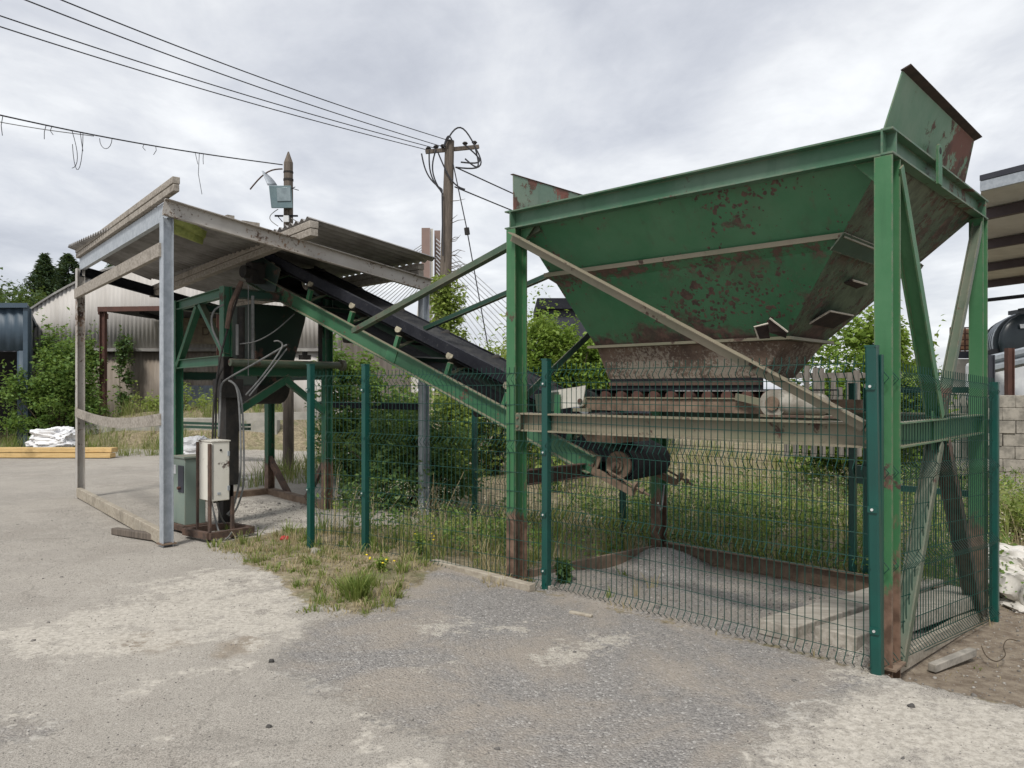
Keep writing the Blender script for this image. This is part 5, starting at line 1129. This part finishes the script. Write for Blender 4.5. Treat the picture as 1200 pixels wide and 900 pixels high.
def rear2(X,Y):
    a,b = to_ab(X,Y); return (b > 2.2)&(b < 7.5)&(a < 4.5)&(a > -2.2)
sow(1300,-1,9,6.5,15,rear2,.15,.55,.6,(8,24),.08)
sow(520,-1,9,6.5,15,rear2,.4,.9,.9,(3,8),.05)
sow(700,0,10,12,19,lambda X,Y: X < Y*.66,.2,.8,.7,(8,20),.12)
sow(240,-2.2,2.2,4.2,8,lambda X,Y: (lambda a,b: (np.abs(b+.15-.03*vnoise(X,Y,5,2)) < .07)&(a > .15)&(vnoise(X,Y,2.6,5) > -.12))(*to_ab(X,Y)),.02,.09,.5,(4,12),.035)
def bayedge(X,Y):
    a,b = to_ab(X,Y); return (a > 1.9)&(a < 2.9)&(b > 0)&(b < 1.3)&(vnoise(X,Y,2.4,3) > .02)
sow(110,0,2,5,8,bayedge,.04,.16,.3)
sow(420,-15,-7,18.6,21.5,lambda X,Y: vnoise(X,Y,.8,3) > -.25,.2,.6,.4,(10,26),.14)
sow(330,-15,-4,20.5,24,lambda X,Y: vnoise(X,Y,.6,5) > -.1,.15,.5,.4,(10,26),.14)
sow(260,-4.6,-1.5,12.3,17,lambda X,Y: vnoise(X,Y,1.2,7) > -.05,.15,.6,.45,(10,24),.10)
sow(260,4.6,12,6.5,14,lambda X,Y: (X > Y*.66)&(X-4 > (9-Y)*.1),.1,.55,.5,(10,26),.08)
sow(160,2.0,5,3.8,8,lambda X,Y: (lambda a,b: (a < -.1)&(b > -.1))(*to_ab(X,Y)),.02,.05,.95,(4,9),.12)
sow(60,1.0,4,3.8,8,lambda X,Y: (lambda a,b: (a < -.12)&(b > .5))(*to_ab(X,Y)),.04,.14,.75,(4,10),.03)
sow(50,-3.3,-2.4,8.0,8.8,lambda X,Y: vnoise(X,Y,4,2) > .12,.05,.16,.2)
for (x, y, h, k) in ((418,704,.22,130),(424,698,.2,90),(412,700,.18,90),(400,694,.13,40),(440,690,.14,40),(470,676,.13,40),(250,641,.09,40),(265,644,.08,30),(300,662,.10,30),(378,706,.10,30),(350,690,.10,40),(1078,680,.26,90),(433,640,.2,40)):
    q = G(x,y); a = rng.uniform(0,6.283,k); r_ = rng.uniform(0,1,k)
    TB['grass'].append(np.stack([q.x+.07*r_*np.cos(a), q.y+.07*r_*np.sin(a), np.zeros(k), np.cos(a)*r_, np.sin(a)*r_, h*rng.uniform(.5,1.2,k)], 1))
def fan_blades(name, T, mat, w):
    x, y, _, dx, dy, h = T.T; n = len(x); b0 = np.stack([x, y, ground_z(x,y)-.01], 1); up = np.array([0,0,1.])
    ld = np.stack([dx, dy, np.zeros(n)], 1)+rng.normal(size=(n,3))*np.array([.25,.25,0]); sd = np.stack([-dy, dx, np.zeros(n)], 1)+rng.normal(size=(n,3))*np.array([.5,.5,0]); sd /= np.linalg.norm(sd,axis=1)[:,None]+1e-9
    hh = h[:,None]; w = (w*rng.uniform(.6,1.5,n))[:,None]
    m1 = b0+up*hh*.45+ld*hh*.16; m2 = b0+up*hh*.80+ld*hh*.45; tp = b0+up*hh*(1-.25*np.linalg.norm(ld,axis=1)[:,None])+ld*hh*.95
    v = np.stack([b0-sd*w, b0+sd*w, m1+sd*w*.8, m1-sd*w*.8, m2+sd*w*.5, m2-sd*w*.5, tp], 1).reshape(-1,3); b = np.arange(n)[:,None]*7
    f = np.concatenate([b+np.array([[0,1,2]]), b+np.array([[0,2,3]]), b+np.array([[3,2,4]]), b+np.array([[3,4,5]]), b+np.array([[5,4,6]])])
    return raw_mesh(name, v, f, mat)
tag(fan_blades('grass', np.concatenate(TB['grass']), M['grass'], .0045), kind='stuff')
tag(fan_blades('dry_grass', np.concatenate(TB['dry_grass']), M['dry'], .0028), kind='stuff')
# leafy ground cover behind the fence, in three greens, and pale seed heads
def backfield(X,Y):
    a,b = to_ab(X,Y); return (b > .1)&(a < 6)&(a > -1.5)&~((a > -.1)&(a < 3.1)&(b < 2.4))
for mt, seed, n, r0, r1, lf, zz in (('bush_d',21,420,.06,.20,.04,.10),('bush',33,520,.07,.24,.045,.14),('bush_y',45,420,.06,.20,.04,.13)):
    X, Y = inzone(n*2,-3.6,5,6.3,13,lambda X,Y: backfield(X,Y)&(vnoise(X,Y,1.5,seed) > .02)); cen = on_ground(X,Y)+np.array([0,0,zz]); cen[:,2] += rng.uniform(0,.16,len(cen))
    tag(leaves('weeds', clump_pts(cen, 26, rng.uniform(r0,r1,len(cen)), 1.4), lf, M[mt], None), kind='stuff')
    X, Y = inzone(n,-1.2,8,7.6,14,lambda X,Y: (lambda a,b: (b > 2.35)&(a < 4.5)&(a > -1.5)&(vnoise(X,Y,1.0,seed+3) > 0.0))(*to_ab(X,Y)))
    cen = on_ground(X,Y)+np.array([0,0,.18]); cen[:,2] += rng.uniform(0,.3,len(cen)); tag(leaves('weeds', clump_pts(cen, 36, rng.uniform(.10,.30,len(cen)), 1.5), .045, M[mt], None), kind='stuff')
X, Y = inzone(3000,-2,8,6.4,13,lambda X,Y: backfield(X,Y)&(vnoise(X,Y,1.3,61) > -.02)); cen = on_ground(X,Y); cen[:,2] += rng.uniform(.2,.62,len(X))
tag(leaves('seed_heads', clump_pts(cen, 9, .035, 1.8), .016, M['seed'], None), kind='stuff')
def plant(name, label, cat, p, h, n, leafm, leaf=.05, fl=0, group=None):
    p = Vector(p); p.z = gz(p.x,p.y)-.01; t = thing(name,label,cat,p,group); mb = MB(); lp = []
    for k in range(n):
        tip = p+Vector((random.uniform(-.3,.3)*h, random.uniform(-.3,.3)*h, h*random.uniform(.6,1))); m = p.lerp(tip,.5)+Vector((0,0,.06*h)); mb.tube([p,m,tip],[.006,.005,.003],4)
        for s_ in np.linspace(.15,.98,10): q = p.lerp(m,s_*2) if s_ < .5 else m.lerp(tip,s_*2-1); lp += [tuple(q)]*3
    mb.build('stem', M['bush'], t); leaves('foliage', np.array(lp)+rng.normal(size=(len(lp),3))*.012, leaf, leafm, t)
    if fl:
        for k in range(fl):
            q = p+Vector((random.uniform(-.15,.15), random.uniform(-.15,.15), h*random.uniform(.7,1.05)))
            MB().ball(q,.011,.011,.006,8,4).build('flower', M['flower'], t)
    return t
plant('weed', 'green weed with small yellow flowers in front of second fence post', 'weed', G(448,676), .15, 9, M['bush_y'], .03, 6)
plant('weed', 'tall weed with yellow flowers against the fence mesh left of leg', 'weed', G(492,655), .24, 9, M['bush_y'], .035, 5)
plant('weed', 'dense dark green weed tuft beside leg inside the fence', 'weed', ab(2.62,.25), .22, 18, M['bush_d'], .05)

# ------------------------------------------------------------------ shrubs and trees
def B0(px, Y, z=None): x = (px-600)/F*Y; return Vector((x,Y,gz(x,Y) if z is None else z))
bush('shrub', 'big bright green leafy shrub beside the blue shed doorway', 'shrub', B0(60,20.2), [((-.15,0,1.0),(.95,.7,1.0),60),((.25,.1,1.9),(.65,.6,.75),38),((-.75,0,.5),(.5,.5,.5),22),((.75,.2,.7),(.45,.5,.8),24)], M['bush'], .10, 95, r=.30, stems=14)
bush('shrub', 'darker shrub climbing between the bright shrub and barn corner', 'shrub', B0(88,22.5), [((0,0,1.2),(.7,.6,1.2),44),((-.5,0,2.5),(.45,.4,.8),24),((.35,0,2.2),(.35,.4,.9),16)], M['bush'], .11, 75, r=.28, stems=12)
bush('climbing_plant', 'dark green creeper hanging on the barn wall inside the lean-to', 'creeper', B0(145,25.5), [((0,0,2.2),(.22,.12,1.2),22),((0,0,.9),(.28,.15,.7),14)], M['bush_d'], .10, 60, r=.20, stems=3)
bush('shrub', 'low yellow green scrub growing on the mound before the barn', 'shrub', B0(222,21.6), [((0,0,.15),(1.6,.6,.35),40)], M['bush_y'], .09, 60, r=.24, stems=2)
bush('shrub', 'wide dark leafy shrub under the conveyor behind the mesh panel', 'shrub', B0(478,10.6,-.15), [((0,0,.55),(1.05,.6,.55),60),((-.3,.3,1.0),(.7,.5,.45),35),((.5,.1,.8),(.6,.5,.5),30)], M['bush_m'], .075, 85, r=.24, stems=16)
bush('shrub', 'bright green shrub behind tower leg, lit leaves showing above the fence', 'shrub', B0(425,13.5,-.1), [((0,0,1.3),(.75,.6,1.0),55),((.4,0,.7),(1.2,.6,.8),50),((-.3,0,2.05),(.4,.4,.4),14)], M['bush'], .10, 80, r=.28, stems=12)
bush('shrub', 'loose light green bush beyond the rear fence in the middle', 'shrub', B0(520,14.2,-.1), [((0,0,.8),(1.0,.6,.9),50),((.5,0,1.3),(.5,.5,.6),22)], M['bush_y'], .09, 70, r=.28, stems=12)
bush('ivy_hedge', 'tall pale green ivy mound left of the hopper leg', 'hedge', B0(572,14.6,-.1), [((0,0,1.2),(.85,.5,1.15),60),((.5,.1,1.9),(.75,.5,.9),55),((-.4,0,1.6),(.4,.4,.6),18)], M['bush_y'], .085, 85, r=.27, stems=10)
bush('ivy_hedge', 'bright ivy thicket draped over dark panel behind the hopper leg', 'hedge', B0(655,13.5,-.1), [((-.25,0,2.35),(.5,.4,.75),60),((.45,0,2.15),(.65,.4,.42),60),((-.5,-.1,1.3),(.26,.35,1.0),34),((.62,-.1,1.5),(.14,.25,.5),10)], M['ivy'], .08, 95, r=.24, stems=14)
bush('shrub', 'full green bush behind the hopper, right of the bin', 'shrub', B0(1010,13.0,-.2), [((0,0,1.7),(1.0,.7,1.5),110),((.75,.1,1.35),(.8,.6,1.2),70),((-.7,0,1.2),(.5,.5,.9),40),((.3,0,2.75),(.35,.3,.4),14)], M['ivy'], .10, 95, r=.28, stems=16)
bush('shrub', 'low straggly bush on the verge behind right hand fence post', 'shrub', B0(1185,9.0,-.2), [((0,0,.25),(.7,.5,.35),24)], M['grass'], .07, 60, r=.2, stems=8)
for x, Y, lb in ((648,12.4,'young pink tipped sapling in front of the dark panel'),):
    plant('sapling', lb, 'sapling', B0(x,Y), 1.55, 9, M['bush_y'], .12)
mbn = None
# trees behind the barn
def conifer(px, Y, top, w, label, slope=.42):
    b = B0(px,Y,0); h = P(px,top,Y).z; t = thing('conifer_tree',label,'tree',b,'conifers behind the barn'); MB().tube([b-Z*.2,b+Z*h*.97],[.3,.02],8).build('trunk',M['stem'],t)
    cs = []; rs = []
    for k in range(520):
        z = h*(.25+.75*random.random()**.8); R_ = min(w, slope*(h-z)+.06)*(1+.35*math.sin(z*3.1+px)+.25*random.uniform(-1,1)); a = random.uniform(0,6.28); q = random.uniform(.3,1)
        cs.append((b.x+R_*q*math.cos(a), b.y+R_*q*math.sin(a), z-.25*R_*q)); rs.append(.12+.22*min(1,(h-z)*.5))
    leaves('crown', clump_pts(np.array(cs), 36, np.array(rs), .55), .20, M['conifer'], t, .35, .5, .3)
conifer(52,44,299,1.5,'tall pointed dark conifer at left with the slimmest top'); conifer(80,46,299,1.9,'dark conifer right of the pointed one, near canopy corner',.8); conifer(66,49,318,1.8,'dark conifer filling the gap between two taller conifers',.9); conifer(136,60,303,2.0,'distant conifer top just showing over barn roof inside canopy',.8)
def broad(px, Y, top, w, label, mat='tree'):
    b = B0(px,Y,0); h = P(px,top,Y).z; t = thing('broadleaf_tree',label,'tree',b,'trees behind the shed'); MB().tube([b-Z*.2,b+Z*h*.6],[.3,.1],8).build('trunk',M['stem'],t)
    c = blob_centers((b.x,b.y,h*.62),(w,w,h*.40),90); leaves('crown', clump_pts(c, 60, .75), .26, M[mat], t)
broad(12,40,334,2.4,'rounded olive green tree behind the shed at far left'); broad(-20,43,330,2.6,'rounded tree partly outside the left edge of view'); broad(30,38,345,1.3,'small olive tree between shed and conifer')

# ------------------------------------------------------------------ sky, sun, camera
Wd = bpy.data.worlds.new('World'); S.world = Wd; Wd.use_nodes = True; nt = Wd.node_tree; nt.nodes.clear()
def wn(t, **k):
    x = nt.nodes.new(t)
    for a, b in k.items(): setattr(x, a, b)
    return x
L_ = nt.links.new
SUN_EL, SUN_AZ = 52, 200   # azimuth clockwise from +Y
sky = wn('ShaderNodeTexSky', sky_type='NISHITA', sun_disc=False); sky.sun_elevation = R(SUN_EL); sky.sun_rotation = R(SUN_AZ)
bg1 = wn('ShaderNodeBackground'); bg1.inputs[1].default_value = .10; L_(sky.outputs[0], bg1.inputs[0])
tcn = wn('ShaderNodeTexCoord'); sp = wn('ShaderNodeSeparateXYZ'); L_(tcn.outputs['Generated'], sp.inputs[0])
def wm(op, a, b=None):
    n = wn('ShaderNodeMath', operation=op)
    for i, x in enumerate((a, b)):
        if x is None: continue
        if isinstance(x, (int, float)): n.inputs[i].default_value = x
        else: L_(x, n.inputs[i])
    return n.outputs[0]
zc = wm('ADD', wm('MAXIMUM', sp.outputs[2], 0.0), .16); cb = wn('ShaderNodeCombineXYZ'); L_(wm('DIVIDE', sp.outputs[0], zc), cb.inputs[0]); L_(wm('DIVIDE', sp.outputs[1], zc), cb.inputs[1])
def wnoise(sc, det, rough, off, dist=0.0):
    m = wn('ShaderNodeMapping'); m.inputs['Location'].default_value = off; m.inputs['Scale'].default_value = (1,.8,1); L_(cb.outputs[0], m.inputs[0])
    n = wn('ShaderNodeTexNoise'); n.inputs['Scale'].default_value = sc; n.inputs['Detail'].default_value = det; n.inputs['Roughness'].default_value = rough; n.inputs['Distortion'].default_value = dist; L_(m.outputs[0], n.inputs['Vector']); return n.outputs['Fac']
n1 = wnoise(.95, 10, .56, (3.4,1.1,0), .35); n2 = wnoise(2.3, 9, .60, (8,2,0), .5); n3 = wnoise(6.5, 6, .6, (1,5,0), .3)
dens = wm('ADD', wm('ADD', wm('MULTIPLY', n1, .55), wm('MULTIPLY', n2, .33)), wm('MULTIPLY', n3, .12))
cr = wn('ShaderNodeValToRGB'); L_(dens, cr.inputs[0]); e = cr.color_ramp.elements; cr.color_ramp.interpolation = 'B_SPLINE'
e[0].position = .37; e[0].color = (.66,.67,.68,1); e[1].position = .64; e[1].color = (.345,.36,.40,1)
x_ = e.new(.44); x_.color = (.565,.575,.59,1); x_ = e.new(.50); x_.color = (.49,.502,.528,1); x_ = e.new(.56); x_.color = (.43,.445,.48,1)
bg2 = wn('ShaderNodeBackground'); L_(cr.outputs[0], bg2.inputs[0]); bg2.inputs[1].default_value = 1.0
mxs = wn('ShaderNodeMixShader'); mxs.inputs[0].default_value = .92; L_(bg1.outputs[0], mxs.inputs[1]); L_(bg2.outputs[0], mxs.inputs[2])
wo = wn('ShaderNodeOutputWorld'); L_(mxs.outputs[0], wo.inputs[0])
sl = bpy.data.lights.new('sun', 'SUN'); sl.energy = 2.0; sl.angle = R(12); sl.color = (1,.97,.92); so = bpy.data.objects.new('sun', sl); COL.objects.link(so)
dv = Vector((math.sin(R(SUN_AZ))*math.cos(R(SUN_EL)), math.cos(R(SUN_AZ))*math.cos(R(SUN_EL)), math.sin(R(SUN_EL)))); so.rotation_euler = dv.to_track_quat('Z','Y').to_euler(); so.location = (0,-5,20)
cam = bpy.data.cameras.new('camera'); co = bpy.data.objects.new('camera', cam); COL.objects.link(co); co.location = (0,0,EYE); co.rotation_euler = (math.pi/2,0,0)
cam.sensor_width = 36; cam.lens = F/1200*36; cam.shift_y = (HZ-450)/1200; cam.clip_start = .1; cam.clip_end = 3000; S.camera = co
S.view_settings.view_transform = 'Standard'; S.view_settings.look = 'None'; S.view_settings.exposure = .70; S.view_settings.gamma = 1
S.cycles.use_denoising = True; S.cycles.max_bounces = 6; S.cycles.diffuse_bounces = 4; S.cycles.transparent_max_bounces = 8
# ------------------------------------------------------------------ groups for repeated things
for o in COL.objects:
    g = {'overhead_wire': 'overhead wires on the tall pole', 'bulk_bag': 'white woven sacks', 'timber_beam': 'new yellow timber beams', 'sleeper': 'grey sleepers in the gravel bay',
         'steel_rail': 'stored green steel bars', 'rock': 'loose rocks on the yard', 'mesh_fence': 'welded mesh fences round the hopper', 'shrub': 'shrubs round the yard', 'ivy_hedge': 'ivy mounds behind the hopper'}.get(o.name.split('.')[0])
    if g and o.parent is None and o.get('label') and not o.get('group'): o['group'] = g
